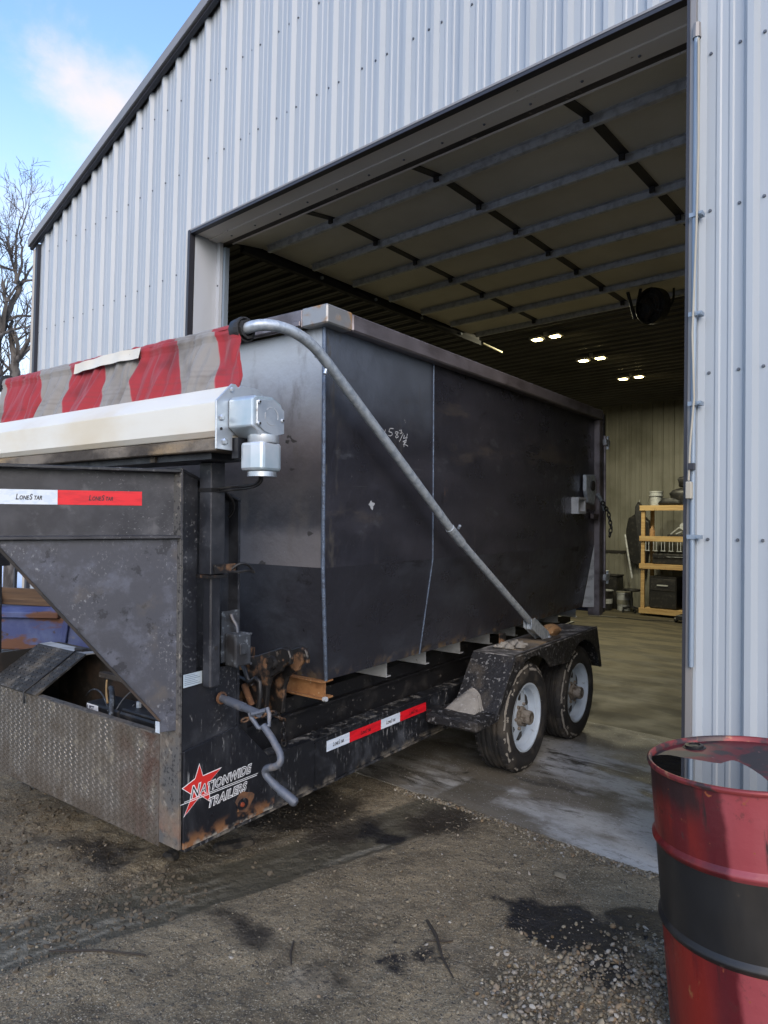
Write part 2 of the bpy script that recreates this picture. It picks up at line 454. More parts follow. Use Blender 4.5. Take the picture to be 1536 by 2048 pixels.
M['stile'] = mat('dark_stile', (.03, .028, .027), .6, .2)
M['track'] = mat('oily_track', (.022, .022, .023), .75, .1)
M['screw'] = mat('screw_head', (.13, .14, .16), .45, .5)
M['lamp_white'] = mat('lamp_lens', (.9, .88, .75), .4, 0, emit=((1.0, .80, .36), 10))
M['lamp_body'] = mat('lamp_body', (.5, .5, .48), .5)
M['tube_lamp'] = mat('yellowed_rod', (.60, .56, .36), .5)
M['cable'] = mat('cream_cable', (.40, .37, .30), .6)
M['conduit'] = mat('conduit_zinc', (.26, .32, .39), .5, .3)
M['wood'] = mat('pine_lumber', (.48, .33, .15), .7, 0, [dict(col=(.36, .22, .09), s=10, lo=.4, hi=.65, st=(.2, 1, 2)), dict(col=(.16, .10, .05), s=8, lo=.66, hi=.76)])
M['plaid'] = mat('worn_red_grey', (.3, .3, .3), .8)

# drum paint
M['drum_red'] = mat('drum_red_paint', (.21, .018, .013), .36, 0, [
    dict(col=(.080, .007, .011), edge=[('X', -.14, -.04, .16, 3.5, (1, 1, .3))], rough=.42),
    dict(col=(.27, .050, .058), edge=[('X', -.01, .01, .12, 3.0, (1, 1, .5))], rough=.46),  # pink right half: broad highlight put into the colour
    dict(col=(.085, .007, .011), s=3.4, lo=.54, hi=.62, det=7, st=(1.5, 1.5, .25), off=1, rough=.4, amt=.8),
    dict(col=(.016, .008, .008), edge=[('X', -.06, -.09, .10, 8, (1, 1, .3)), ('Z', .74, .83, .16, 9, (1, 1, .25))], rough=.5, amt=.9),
    dict(col=(.020, .010, .010), s=8.5, lo=.56, hi=.62, det=8, ro=.65, st=(1.6, 1.6, .16), off=8, rough=.5, cl=(2.6, .46, .56)),
    dict(col=(.06, .022, .018), s=30, lo=.54, hi=.66, det=9, ro=.7, rough=.65, cl=(3, .42, .60)),
    dict(col=(.25, .075, .025), s=34, lo=.66, hi=.72, det=7, rough=.75)],
    bump=[(5, .25, .02), (60, .10, .002)], rvar=(9, .14, (1, 1, .3)))
M['drum_black'] = mat('drum_black_paint', (.010, .010, .011), .45, 0, [
    dict(col=(.030, .026, .022), s=4, lo=.45, hi=.7, st=(1, 1, .3), rough=.45), dict(col=(.06, .045, .035), s=30, lo=.68, hi=.76, rough=.7)], bump=[(60, .1, .002)], rvar=(8, .08))
M['drum_rim'] = mat('drum_rim_worn', (.22, .035, .035), .42, .3, [dict(col=(.05, .03, .03), s=14, lo=.48, hi=.6), dict(col=(.34, .16, .09), s=20, lo=.6, hi=.7)])
M['drum_lid'] = mat('drum_lid_worn', (.10, .010, .015), .5, 0, [dict(col=(.02, .015, .018), s=11, lo=.44, hi=.56, det=9), dict(col=(.28, .11, .12), s=30, lo=.66, hi=.74)], bump=[(60, .2, .002)])
mw = mat('oily_rain_water', (.008, .008, .009), .02, 0, spec=1.0, coat=1.0)
M['oil_water'] = mw
mw.node_tree.nodes['Principled BSDF'].inputs['Coat Roughness'].default_value = 0.0
mw.node_tree.nodes['Principled BSDF'].inputs['IOR'].default_value = 1.8

M['concrete'] = mat('worn_concrete', (.36, .365, .355), .8, 0, [
    dict(col=(.085, .078, .060), attr='wet', s=3.0, lo=.62, hi=1.05, det=8, rough=.6),
    dict(col=(.125, .112, .088), s=1.5, lo=.40, hi=.56, det=10, ro=.66, st=(.6, 1, 1)),
    dict(col=(.060, .055, .045), s=4.2, lo=.53, hi=.64, det=10, ro=.66, st=(.4, 1.2, 1), dist=.4, rough=.6),
    dict(col=(.46, .475, .48), s=3.2, lo=.60, hi=.78, det=9, st=(.5, 1, 1)),
    dict(col=(.02, .019, .018), s=5, lo=.69, hi=.72, det=7, rough=.45),
    dict(col=(.13, .12, .10), s=20, lo=.54, hi=.68, det=9, ro=.68, amt=.7),
    dict(col=(.40, .40, .39), s=90, lo=.64, hi=.70, det=3)],
    bump=[(9, .35, .02, (.5, 1, 1)), (40, .5, .008), (120, .4, .003)], rvar=(4, .12))
M['floor'] = mat('dusty_shop_floor', (.078, .066, .040), .72, 0, [
    dict(col=(.042, .036, .023), s=2.2, lo=.42, hi=.56, det=10, st=(.5, 1.4, 1)),
    dict(col=(.10, .088, .056), s=5, lo=.58, hi=.75, det=8, st=(.4, 1.4, 1))], bump=[(14, .25, .015, (.4, 1, 1))], rvar=(3, .12))
M['dirt'] = mat('packed_muddy_gravel', (.190, .152, .094), .88, 0, [
    dict(col=(.085, .067, .041), s=1.5, lo=.44, hi=.60, det=10, ro=.65, rough=.7),
    dict(col=(.225, .19, .135), s=2.6, lo=.55, hi=.75, det=9),
    dict(col=(.28, .245, .175), s=75, lo=.60, hi=.68, det=3),
    dict(col=(.060, .050, .038), s=60, lo=.58, hi=.66, det=3, off=6),
    dict(col=(.33, .29, .21), s=150, lo=.60, hi=.66, det=2, off=2),
    dict(col=(.045, .038, .03), s=170, lo=.60, hi=.66, det=2, off=9),
    dict(col=(.085, .076, .053), attr='track', s=4, lo=.9, hi=1.2, det=7, rough=.5),
    dict(col=(.19, .175, .135), attr='streak', rough=.75),
    dict(col=(.040, .034, .026), attr='damp', s=4, lo=.86, hi=1.12, det=9, rough=.42),
    dict(col=(.012, .011, .011), attr='oil', s=9, lo=.93, hi=1.12, det=9, rough=.55)],
    bump=[(16, .8, .03), (60, .7, .010), (180, .55, .003)], rvar=(3, .1))
M['dirt_far'] = mat('far_ground', (.12, .105, .078), .92, 0, [dict(col=(.085, .072, .05), s=.6, lo=.42, hi=.64, det=8)], bump=[(3, .5, .05)])
M['snow'] = mat('crusted_snow', (.72, .76, .82), .7, 0, [dict(col=(.55, .60, .68), s=.35, lo=.45, hi=.7, det=7)], bump=[(2, .5, .08)])


def island_mat(name, cols, rough):
    m = bpy.data.materials.new(name)
    m.use_nodes = True
    t = m.node_tree
    b = t.nodes['Principled BSDF']
    g = t.nodes.new('ShaderNodeNewGeometry')
    r = t.nodes.new('ShaderNodeValToRGB')
    r.color_ramp.interpolation = 'LINEAR'
    while len(r.color_ramp.elements) < len(cols):
        r.color_ramp.elements.new(.5)
    for i, c in enumerate(cols):
        r.color_ramp.elements[i].position = i / (len(cols) - 1)
        r.color_ramp.elements[i].color = (*c, 1)
    t.links.new(g.outputs['Random Per Island'], r.inputs[0])
    t.links.new(r.outputs[0], b.inputs['Base Color'])
    b.inputs['Roughness'].default_value = rough
    return m


M['pebble'] = island_mat('pebbles', [(.055, .047, .036), (.19, .155, .10), (.09, .078, .06), (.25, .215, .15), (.12, .098, .066), (.30, .285, .25), (.17, .115, .06), (.07, .066, .06)], .7)
M['grit'] = island_mat('grit', [(.06, .05, .04), (.13, .11, .075), (.24, .21, .15), (.10, .08, .055), (.17, .13, .08), (.07, .065, .06)], .85)
M['clod'] = island_mat('clods', [(.060, .048, .033), (.085, .068, .046), (.11, .09, .062), (.07, .055, .037)], .95)
M['twig'] = mat('dead_twig', (.035, .028, .022), .9)
M['bark'] = mat('grey_brown_bark', (.12, .105, .09), .95, 0, [dict(col=(.045, .038, .032), s=9, lo=.42, hi=.62, st=(1, 1, .25))], bump=[(12, .8, .03, (1, 1, .25))])
M['iron'] = mat('black_iron', (.02, .02, .022), .5)
M['blue_rust'] = mat('rusted_blue_paint', (.045, .060, .165), .6, 0, [
    dict(col=(.085, .11, .22), s=4.5, lo=.45, hi=.7), dict(col=(.13, .06, .035), s=4.6, lo=.50, hi=.58, det=9, st=(.5, .5, 1.4), rough=.9),
    dict(col=(.22, .21, .18), s=2.2, lo=.63, hi=.68, det=6, off=3, rough=.9), dict(col=(.05, .03, .022), s=9, lo=.62, hi=.7, det=7)], bump=[(20, .3, .01)])
M['old_timber'] = mat('weathered_timber', (.115, .068, .036), .85, 0, [dict(col=(.06, .036, .022), s=7, lo=.42, hi=.66, st=(.15, .15, 3)), dict(col=(.19, .12, .065), s=14, lo=.6, hi=.74, st=(.15, .15, 3))], bump=[(30, .5, .006, (.1, .1, 2))])


# tarp: alternating red and grey bands across its width
def tarp_mat():
    m = bpy.data.materials.new('striped_mesh_tarp')
    m.use_nodes = True
    t = m.node_tree
    N, L = t.nodes, t.links
    b = N['Principled BSDF']
    b.inputs['Roughness'].default_value = .8
    b.inputs['Sheen Weight'].default_value = .15
    co = N.new('ShaderNodeTexCoord')
    at = N.new('ShaderNodeAttribute')
    at.attribute_name = 'band'
    r = N.new('ShaderNodeValToRGB')
    r.color_ramp.interpolation = 'LINEAR'
    RED, GREY, EDGE = (.29, .017, .024), (.23, .215, .195), (.32, .12, .12)
    e = [(0, RED), (.45, RED), (.50, EDGE), (.55, GREY), (1, GREY)]
    while len(r.color_ramp.elements) < len(e):
        r.color_ramp.elements.new(.5)
    for i, (p, c) in enumerate(e):
        r.color_ramp.elements[i].position = p
        r.color_ramp.elements[i].color = (*c, 1)
    L.new(at.outputs['Fac'], r.inputs[0])
    n = N.new('ShaderNodeTexNoise')
    n.inputs['Scale'].default_value = 7
    n.inputs['Detail'].default_value = 7
    L.new(co.outputs['Object'], n.inputs['Vector'])
    mr = N.new('ShaderNodeMapRange')
    L.new(n.outputs['Fac'], mr.inputs[0])
    mr.inputs[1].default_value = .52
    mr.inputs[2].default_value = .78
    mx = N.new('ShaderNodeMix')
    mx.data_type = 'RGBA'
    mx.blend_type = 'MULTIPLY'
    L.new(mr.outputs[0], mx.inputs[0])
    L.new(r.outputs[0], mx.inputs[6])
    mx.inputs[7].default_value = (.45, .42, .40, 1)
    # stitched hem lines
    a2 = N.new('ShaderNodeAttribute')
    a2.attribute_name = 'stitch'
    mx2 = N.new('ShaderNodeMix')
    mx2.data_type = 'RGBA'
    L.new(a2.outputs['Fac'], mx2.inputs[0])
    L.new(mx.outputs[2], mx2.inputs[6])
    mx2.inputs[7].default_value = (.07, .035, .035, 1)
    L.new(mx2.outputs[2], b.inputs['Base Color'])
    w = N.new('ShaderNodeTexNoise')
    w.inputs['Scale'].default_value = 160
    L.new(co.outputs['Object'], w.inputs['Vector'])
    bn = N.new('ShaderNodeBump')
    bn.inputs['Strength'].default_value = .25
    bn.inputs['Distance'].default_value = .002
    L.new(w.outputs['Fac'], bn.inputs['Height'])
    L.new(bn.outputs[0], b.inputs['Normal'])
    return m


M['tarp'] = tarp_mat()


# ================================================================== geometry helpers
class MB:
    def __init__(s):
        s.v, s.f = [], []

    def add(s, vs, fs):
        o = len(s.v)
        s.v += [tuple(p) for p in vs]
        s.f += [tuple(i + o for i in f) for f in fs]
        return s

    def hexa(s, p):      # p: 4 bottom, 4 top (same winding)
        return s.add(p, [(3, 2, 1, 0), (4, 5, 6, 7), (0, 1, 5, 4), (1, 2, 6, 5), (2, 3, 7, 6), (3, 0, 4, 7)])

    def box(s, a, b):
        (x0, y0, z0), (x1, y1, z1) = a, b
        x0, x1 = sorted((x0, x1)); y0, y1 = sorted((y0, y1)); z0, z1 = sorted((z0, z1))
        return s.hexa([(x0, y0, z0), (x1, y0, z0), (x1, y1, z0), (x0, y1, z0), (x0, y0, z1), (x1, y0, z1), (x1, y1, z1), (x0, y1, z1)])

    def prism(s, poly, fa, fb):       # poly list of 2D; fa, fb map 2D to 3D on the two ends
        n = len(poly)
        A = [fa(*p) for p in poly]
        B = [fb(*p) for p in poly]
        return s.add(A + B, [tuple(range(n - 1, -1, -1)), tuple(range(n, 2 * n))] + [(i, (i + 1) % n, n + (i + 1) % n, n + i) for i in range(n)])

    def plate(s, quad, nrm, t):       # quad of 3D points, thickness t against normal nrm
        n = Vector(nrm).normalized() * t
        q = [Vector(p) for p in quad]
        k = len(q)
        return s.add([tuple(p - n) for p in q] + [tuple(p) for p in q],
                     [tuple(range(k - 1, -1, -1)), tuple(range(k, 2 * k))] + [(i, (i + 1) % k, k + (i + 1) % k, k + i) for i in range(k)])

    def tube(s, path, r, n=10, cap=True):
        P = [Vector(p) for p in path]
        rs = r if isinstance(r, (list, tuple)) else [r] * len(P)
        prev = None
        rings = []
        for i, p in enumerate(P):
            d = (P[min(i + 1, len(P) - 1)] - P[max(i - 1, 0)]).normalized()
            if prev is None:
                a = d.orthogonal().normalized()
            else:
                a = (prev - d * prev.dot(d))
                a = a.normalized() if a.length > 1e-6 else d.orthogonal().normalized()
            prev = a
            b = d.cross(a)
            rings.append([tuple(p + (a * math.cos(2 * math.pi * k / n) + b * math.sin(2 * math.pi * k / n)) * rs[i]) for k in range(n)])
        vs = [q for ring in rings for q in ring]
        fs = []
        for i in range(len(P) - 1):
            for k in range(n):
                fs.append((i * n + k, i * n + (k + 1) % n, (i + 1) * n + (k + 1) % n, (i + 1) * n + k))
        if cap:
            fs.append(tuple(range(n - 1, -1, -1)))
            fs.append(tuple((len(P) - 1) * n + k for k in range(n)))
        return s.add(vs, fs)

    def lathe(s, prof, org, axis, n=32, closed=False):   # prof: list of (radius, along)
        ax = Vector(axis).normalized()
        a = ax.orthogonal().normalized()
        b = ax.cross(a)
        o = Vector(org)
        vs = []
        for (r, h) in prof:
            for k in range(n):
                t = 2 * math.pi * k / n
                vs.append(tuple(o + ax * h + (a * math.cos(t) + b * math.sin(t)) * r))
        fs = []
        m = len(prof)
        for i in range(m if closed else m - 1):
            j = (i + 1) % m
            for k in range(n):
                fs.append((i * n + k, i * n + (k + 1) % n, j * n + (k + 1) % n, j * n + k))
        return s.add(vs, fs)

    def build(s, name, m, parent=None, bevel=0, smooth=None, kind=None, seg=1, label=None):
        me = bpy.data.meshes.new(name)
        me.from_pydata(s.v, [], s.f)
        me.validate()
        me.update()
        me.materials.append(M[m] if isinstance(m, str) else m)
        o = bpy.data.objects.new(name, me)
        COL.objects.link(o)
        if parent is not None:
            o.parent = parent
        if smooth:
            me.shade_smooth()
            me.set_sharp_from_angle(angle=R(smooth))
        if bevel:
            md = o.modifiers.new('bevel', 'BEVEL')
            md.width = bevel
            md.segments = seg
            md.limit_method = 'ANGLE'
            md.angle_limit = R(35)
        if kind:
            o['kind'] = kind
        if label:
            o['label'] = label
        return o


def tag(o, label=None, cat=None, group=None, kind=None):
    for k, v in (('label', label), ('category', cat), ('group', group), ('kind', kind)):
        if v:
            o[k] = v
    return o


def empty(name, loc=(0, 0, 0), mw=None):
    o = bpy.data.objects.new(name, None)
    o.empty_display_size = .2
    COL.objects.link(o)
    if mw is not None:
        o.matrix_world = mw
    else:
        o.location = loc
    return o


def copy_tree(o, parent=None):
    c = o.copy()
    COL.objects.link(c)
    if parent is not None:
        c.parent = parent
    for ch in o.children:
        copy_tree(ch, c)
    return c


def text(name, body, size, m, parent, org, xd, yd, nd, ex=.0006, shear=0.0, off=0.0, xs=1.0, align='LEFT', spacing=1.0):
    cu = bpy.data.curves.new('t', 'FONT')
    cu.body = body
    cu.size = size
    cu.shear = shear
    cu.offset = off
    cu.align_x = align
    cu.space_character = spacing
    cu.resolution_u = 3
    to = bpy.data.objects.new('t', cu)
    COL.objects.link(to)
    dg = bpy.context.evaluated_depsgraph_get()
    me = bpy.data.meshes.new_from_object(to.evaluated_get(dg))
    bpy.data.objects.remove(to)
    bpy.data.curves.remove(cu)
    xd, yd, nd, org = Vector(xd), Vector(yd), Vector(nd), Vector(org)
    for v in me.vertices:
        p = v.co.copy()
        v.co = org + xd * p.x * xs + yd * p.y + nd * ex
    me.name = name
    me.materials.clear()
    me.materials.append(M[m])
    o = bpy.data.objects.new(name, me)
    COL.objects.link(o)
    o.parent = parent
    return o


def bez(p0, p1, p2, p3, n=10):
    p0, p1, p2, p3 = map(Vector, (p0, p1, p2, p3))
    return [tuple((1 - t) ** 3 * p0 + 3 * (1 - t) ** 2 * t * p1 + 3 * (1 - t) * t * t * p2 + t ** 3 * p3) for t in [i / n for i in range(n + 1)]]


def sph(mb, c, r, sq=(1, 1, 1), n=10, k=6):
    prof = []
    vs, fs = [], []
    for i in range(k + 1):
        th = math.pi * i / k
        for j in range(n):
            ph = 2 * math.pi * j / n
            vs.append((c[0] + r * sq[0] * math.sin(th) * math.cos(ph), c[1] + r * sq[1] * math.sin(th) * math.sin(ph), c[2] + r * sq[2] * math.cos(th)))
    for i in range(k):
        for j in range(n):
            fs.append((i * n + j, (i + 1) * n + j, (i + 1) * n + (j + 1) % n, i * n + (j + 1) % n))
    return mb.add(vs, fs)




# ================================================================== ground
def vnoise(x, y, s, seed):
    g = np.random.default_rng(seed).random((64, 64))
    X, Y = x * s, y * s
    xi, yi = np.floor(X).astype(int), np.floor(Y).astype(int)
    fx, fy = X - xi, Y - yi
    fx = fx * fx * (3 - 2 * fx)
    fy = fy * fy * (3 - 2 * fy)
    a = g[xi % 64, yi % 64]; b = g[(xi + 1) % 64, yi % 64]
    c = g[xi % 64, (yi + 1) % 64]; d = g[(xi + 1) % 64, (yi + 1) % 64]
    return (a * (1 - fx) + b * fx) * (1 - fy) + (c * (1 - fx) + d * fx) * fy


def fbm(x, y, s, seed, o=4):
    r = 0; am = 1; t = 0
    for i in range(o):
        r = r + am * vnoise(x + 3.7 * i, y - 2.1 * i, s * 2 ** i, seed + i)
        t += am
        am *= .55
    return r / t


def sstep(x, a, b):
    t = np.clip((x - a) / (b - a), 0, 1)
    return t * t * (3 - 2 * t)


def track_mask(x, y):
    # one old wheel path running out of the doorway
    cx = -2.33 - .17 * np.clip(3.3 - y, 0, 5) ** 1.15
    return sstep(np.abs(x - cx), .24, .10)


def oil_mask(x, y):
    a = sstep(np.hypot((x + 1.27) / .34, (y - 2.62) / .22), 1.65, .0)
    b = sstep(np.hypot((x + 1.02) / .20, (y - 2.86) / .16), 1.65, .0)
    c = sstep(np.hypot((x + 1.02) / .18, (y - 2.45) / .16), 1.6, .0) * .85
    d = sstep(np.hypot((x + 2.40) / .30, (y - 2.75) / .20), 1.5, .0) * .62
    e = sstep(np.hypot((x + 1.62) / .30, (y - 2.05) / .25), 1.5, .0) * .55
    return np.maximum(np.maximum(np.maximum(a, b), np.maximum(c, d)), e)


def gravel_mask(x, y):
    # loose stone piled round the drum
    return sstep(np.hypot((x + .80) / .55, (y - 2.25) / .62), 1.15, .45)


def edge_y(x):
    return 3.295 + .05 * (fbm(x, x * 0 + 1.3, 2.2, 77) - .5) + .02 * (fbm(x, x * 0 + 5.3, 9, 79) - .5)


def ground_z(x, y):
    z = -.022 + .035 * (fbm(x, y, .9, 5) - .5) + .022 * (fbm(x, y, 3.5, 21) - .5)
    fine = .016 * (fbm(x, y, 14, 31, 3) - .5)
    tr = track_mask(x, y)
    z = z + fine * (1 - .75 * tr) - .014 * tr + .008 * gravel_mask(x, y)
    # churned mud by the front corner of the trailer
    ch = sstep(np.hypot((x + 3.15) / .75, (y - 1.75) / .45), 1.2, .3)
    z = z + ch * (.05 * (fbm(x, y, 7, 41, 4) - .45))
    e = sstep(y, 3.0, 3.3)
    return z * (1 - e) + e * (-.012 + .010 * (fbm(x, y, 12, 51) - .5))


gx = np.arange(-7.0, 1.2, .017)
gy = np.arange(-.8, 3.36, .017)
GX, GY = np.meshgrid(gx, gy, indexing='ij')
GZ = ground_z(GX, GY)
bd = np.minimum(np.minimum(GX - gx[0], gx[-1] - GX), GY - gy[0])
GZ = GZ - .08 * sstep(bd, .5, 0)
nx, ny = GX.shape
vs = np.stack([GX, GY, GZ], -1).reshape(-1, 3)
ii = np.arange(nx * ny).reshape(nx, ny)
fs = np.stack([ii[:-1, :-1], ii[1:, :-1], ii[1:, 1:], ii[:-1, 1:]], -1).reshape(-1, 4)
me = bpy.data.meshes.new('dirt_yard')
me.from_pydata(vs.tolist(), [], fs.tolist())
me.shade_smooth()
def streak_mask(x, y):
    c = x + 2.33 + .17 * np.clip(3.3 - y, 0, 5) ** 1.15
    a = sstep(vnoise(c, y, 1.0, 3) * 0 + vnoise(c * 42, y * 1.6, 1.0, 83), .62, .80)
    return a * sstep(np.abs(c), .26, .12) * sstep(fbm(x, y, 2.0, 85), .42, .62) * .8


def damp_mask(x, y):
    # wet ground along the trailer side and at the concrete edge
    a = sstep(np.hypot((x + 3.0) / 1.0, (y - 2.65) / .55), 1.5, .0)
    b = sstep(np.hypot((x + 2.25) / .35, (y - 3.1) / .35), 1.5, .0)
    c = sstep(np.hypot((x + 2.1) / .7, (y - 1.75) / .16), 1.4, .0) * .75
    d = sstep(np.hypot((x + 3.2) / .8, (y - 1.65) / .3), 1.4, .0) * .8
    return np.maximum(np.maximum(a, b), np.maximum(c, d)) * .72


for nm, fn in (('track', track_mask), ('oil', oil_mask), ('streak', streak_mask), ('damp', damp_mask)):
    at = me.attributes.new(nm, 'FLOAT', 'POINT')
    at.data.foreach_set('value', fn(GX, GY).reshape(-1).astype(np.float32))
me.materials.append(M['dirt'])
o = bpy.data.objects.new('dirt_yard', me)
COL.objects.link(o)
tag(o, kind='structure')

MB().add([(-900, -900, -.06), (900, -900, -.06), (900, 900, -.06), (-900, 900, -.06)], [(0, 1, 2, 3)]).build('ground', 'dirt_far', kind='structure')
mb = MB()
sx = np.linspace(0, 1, 41)
vsn = []
for a in sx:
    for b in sx:
        x = -160 + 149 * a
        y = -60 + 200 * b
        vsn.append((x, y, .02 + .25 * float(fbm(np.array(x), np.array(y), .06, 91)) - .28 * max(0, (a - .93) / .07)))
mb.add(vsn, [(i * 41 + j, (i + 1) * 41 + j, (i + 1) * 41 + j + 1, i * 41 + j + 1) for i in range(40) for j in range(40)])
mb.build('snow_field', 'snow', smooth=180, kind='structure')

# concrete floor: worn apron with a broken outer edge, then the shop floor
XL, XR, YW, YB, ZC = -8.50, 2.20, 3.40, 14.85, 4.46
xs = np.arange(-8.55, 2.3, .03)
ey = edge_y(xs)
rows = [3.29, 3.30, 3.34, 3.40, 3.5, 3.65, 3.8, 4.0, 4.25, 4.5, 4.8, 5.1, 5.5]
cv, cf = [], []
for k, x in enumerate(xs):
    cv.append((x, ey[k], -.07))
    for r_ in rows:
        y = max(r_, ey[k]) if r_ < 3.4 else r_
        y = ey[k] + (r_ - 3.29) if r_ < 3.33 else y
        zz = 0.0 if r_ > 3.3 else -.006
        cv.append((x, y, zz))
q = len(rows) + 1
for k in range(len(xs) - 1):
    for j in range(q - 1):
        cf.append((k * q + j, (k + 1) * q + j, (k + 1) * q + j + 1, k * q + j + 1))
co_ = MB().add(cv, cf).build('concrete_apron', 'concrete', smooth=40, kind='structure')
ca = np.array(cv)
wet = sstep(np.abs(ca[:, 0] - (-2.29 - .02 * (ca[:, 1] - 3.3))), .17, .09) * sstep(ca[:, 1], 4.1, 3.7) * .95
wet = np.maximum(wet, sstep(ca[:, 1], 4.2, 5.4) * .62)
wet = np.maximum(wet, sstep(ca[:, 0], -2.5, -3.1) * .35)
at = co_.data.attributes.new('wet', 'FLOAT', 'POINT')
at.data.foreach_set('value', wet.astype(np.float32))
MB().add([(-8.55, 5.5, 0), (2.28, 5.5, 0), (2.28, YB, 0), (-8.55, YB, 0)], [(0, 1, 2, 3)]).build('shop_floor', 'floor', kind='structure')


# loose stone, grit and clods
def ico():
    t = (1 + 5 ** .5) / 2
    v = [(-1, t, 0), (1, t, 0), (-1, -t, 0), (1, -t, 0), (0, -1, t), (0, 1, t), (0, -1, -t), (0, 1, -t), (t, 0, -1), (t, 0, 1), (-t, 0, -1), (-t, 0, 1)]
    f = [(0, 11, 5), (0, 5, 1), (0, 1, 7), (0, 7, 10), (0, 10, 11), (1, 5, 9), (5, 11, 4), (11, 10, 2), (10, 7, 6), (7, 1, 8), (3, 9, 4), (3, 4, 2), (3, 2, 6), (3, 6, 8), (3, 8, 9), (4, 9, 5), (2, 4, 11), (6, 2, 10), (8, 6, 7), (9, 8, 1)]
    v = np.array(v) / math.hypot(1, t)
    return v, np.array(f)


def octa():
    return (np.array([(1, 0, 0), (-1, 0, 0), (0, 1, 0), (0, -1, 0), (0, 0, 1), (0, 0, -1)], float),
            np.array([(0, 2, 4), (2, 1, 4), (1, 3, 4), (3, 0, 4), (2, 0, 5), (1, 2, 5), (3, 1, 5), (0, 3, 5)]))


def scatter(name, m, pts, rad, base, sink=.25, flat=(.45, .85), jit=.18):
    bv, bf = base
    n = len(pts)
    k = len(bv)
    ang = nrg.random(n) * 6.283
    sc = np.stack([rad * (.8 + .5 * nrg.random(n)), rad * (.65 + .4 * nrg.random(n)), rad * (flat[0] + (flat[1] - flat[0]) * nrg.random(n))], -1)
    V = bv[None] * (1 + jit * (nrg.random((n, k, 1)) - .5) * 2)
    tl = nrg.normal(size=(n, 1)) * .3
    V = V * sc[:, None, :]
    z = V[..., 2] + V[..., 0] * tl
    c, s_ = np.cos(ang)[:, None], np.sin(ang)[:, None]
    V = np.stack([V[..., 0] * c - V[..., 1] * s_, V[..., 0] * s_ + V[..., 1] * c, z], -1)
    P = np.stack([pts[:, 0], pts[:, 1], np.where(pts[:, 1] > 3.30, 0.0, ground_z(pts[:, 0], pts[:, 1])) + sc[:, 2] * (1 - 2 * sink)], -1)
    V = (V + P[:, None]).reshape(-1, 3)
    Fc = (bf[None] + (np.arange(n) * k)[:, None, None]).reshape(-1, 3)
    me = bpy.data.meshes.new(name)
    me.from_pydata(V.tolist(), [], Fc.tolist())
    me.materials.append(M[m])
    if len(bv) == 12:
        me.shade_smooth()
        me.set_sharp_from_angle(angle=R(50))
    o = bpy.data.objects.new(name, me)
    COL.objects.link(o)
    tag(o, kind='stuff')
    return o


def sample(n, x0, x1, y0, y1, fn):
    out = []
    tot = 0
    while tot < n:
        p = np.stack([x0 + (x1 - x0) * nrg.random(n), y0 + (y1 - y0) * nrg.random(n)], -1)
        k = p[nrg.random(n) < fn(p[:, 0], p[:, 1])]
        out.append(k)
        tot += len(k)
    return np.concatenate(out)[:n]


clump = lambda x, y: sstep(fbm(x, y, 2.6, 61), .46, .66)
pg = sample(5600, -1.7, -.2, 1.5, 3.25, lambda x, y: gravel_mask(x, y) * (1 - .55 * oil_mask(x, y)) * (.35 + .65 * sstep(fbm(x, y, 5, 66), .35, .6)))
scatter('gravel', 'pebble', pg, .0032 + .0095 * nrg.random(len(pg)) ** 2.2, ico())
pe = np.stack([-2.7 + 1.75 * nrg.random(900), np.zeros(900)], -1)
pe[:, 1] = edge_y(pe[:, 0]) - .012 - np.abs(nrg.normal(size=900)) * (.025 + .06 * sstep(np.abs(pe[:, 0] + 1.62), .25, .0))
scatter('edge_gravel', 'pebble', pe, .0035 + .0075 * nrg.random(900) ** 1.5, ico())
ps = sample(3200, -5.5, -.2, -.2, 3.25, lambda x, y: (.25 + .75 * clump(x, y)) * (1 - .9 * track_mask(x, y)) * (.5 + .5 * (y > .8)))
scatter('scattered_gravel', 'pebble', ps, .003 + .007 * nrg.random(len(ps)) ** 3, ico(), sink=.38)
pw_ = sample(1600, -3.6, -1.9, .6, 1.45, lambda x, y: sstep(np.hypot((x + 2.75) / .75, (y - .98) / .42), 1.15, .3) * (1 - .7 * track_mask(x, y)))
scatter('loose_chips', 'pebble', pw_, .0018 + .0045 * nrg.random(len(pw_)) ** 2, ico(), sink=.3)
pt = sample(80000, -5.6, -.1, 0.0, 3.28, lambda x, y: (.2 + .8 * clump(x, y)) * (1 - .8 * track_mask(x, y)) * (1 - .4 * oil_mask(x, y)))
scatter('grit', 'grit', pt, .0010 + .0030 * nrg.random(len(pt)) ** 2.5, octa(), sink=.3)
pc = sample(1500, -5.2, -2.2, .8, 2.5, lambda x, y: sstep(np.hypot((x + 3.2) / 1.1, (y - 1.6) / .7), 1.2, .2) * clump(x, y))
scatter('mud_clods', 'clod', pc, .003 + .012 * nrg.random(len(pc)) ** 3, ico(), sink=.42, flat=(.6, 1.0), jit=.35)
# the few bigger stones lying apart
big = [(-1.475, 2.99, .026, 'pinkish flat stone at the concrete edge'), (-1.02, 2.30, .020, 'yellow-brown stone on the gravel left of the drum'),
       (-.945, 2.68, .017, 'pale stone on the oily patch beside the drum'), (-1.86, 2.16, .014, 'pale yellow stone on the mud left of the dark patches'),
       (-1.84, 2.11, .013, 'tan stone on the mud, nearer one of a pair')]
for (x, y, r_, lb) in big:
    v, f = ico()
    k = nrg.random((12, 1)) * .35 + .8
    vv = v * k * np.array([r_ * 1.2, r_, r_ * .6])
    mb = MB().add((vv + np.array([x, y, float(ground_z(np.array(x), np.array(y))) + r_ * .25])).tolist(), f.tolist())
    tag(mb.build('stone', 'pebble', smooth=40), lb, 'stone', 'single stones lying on the yard')


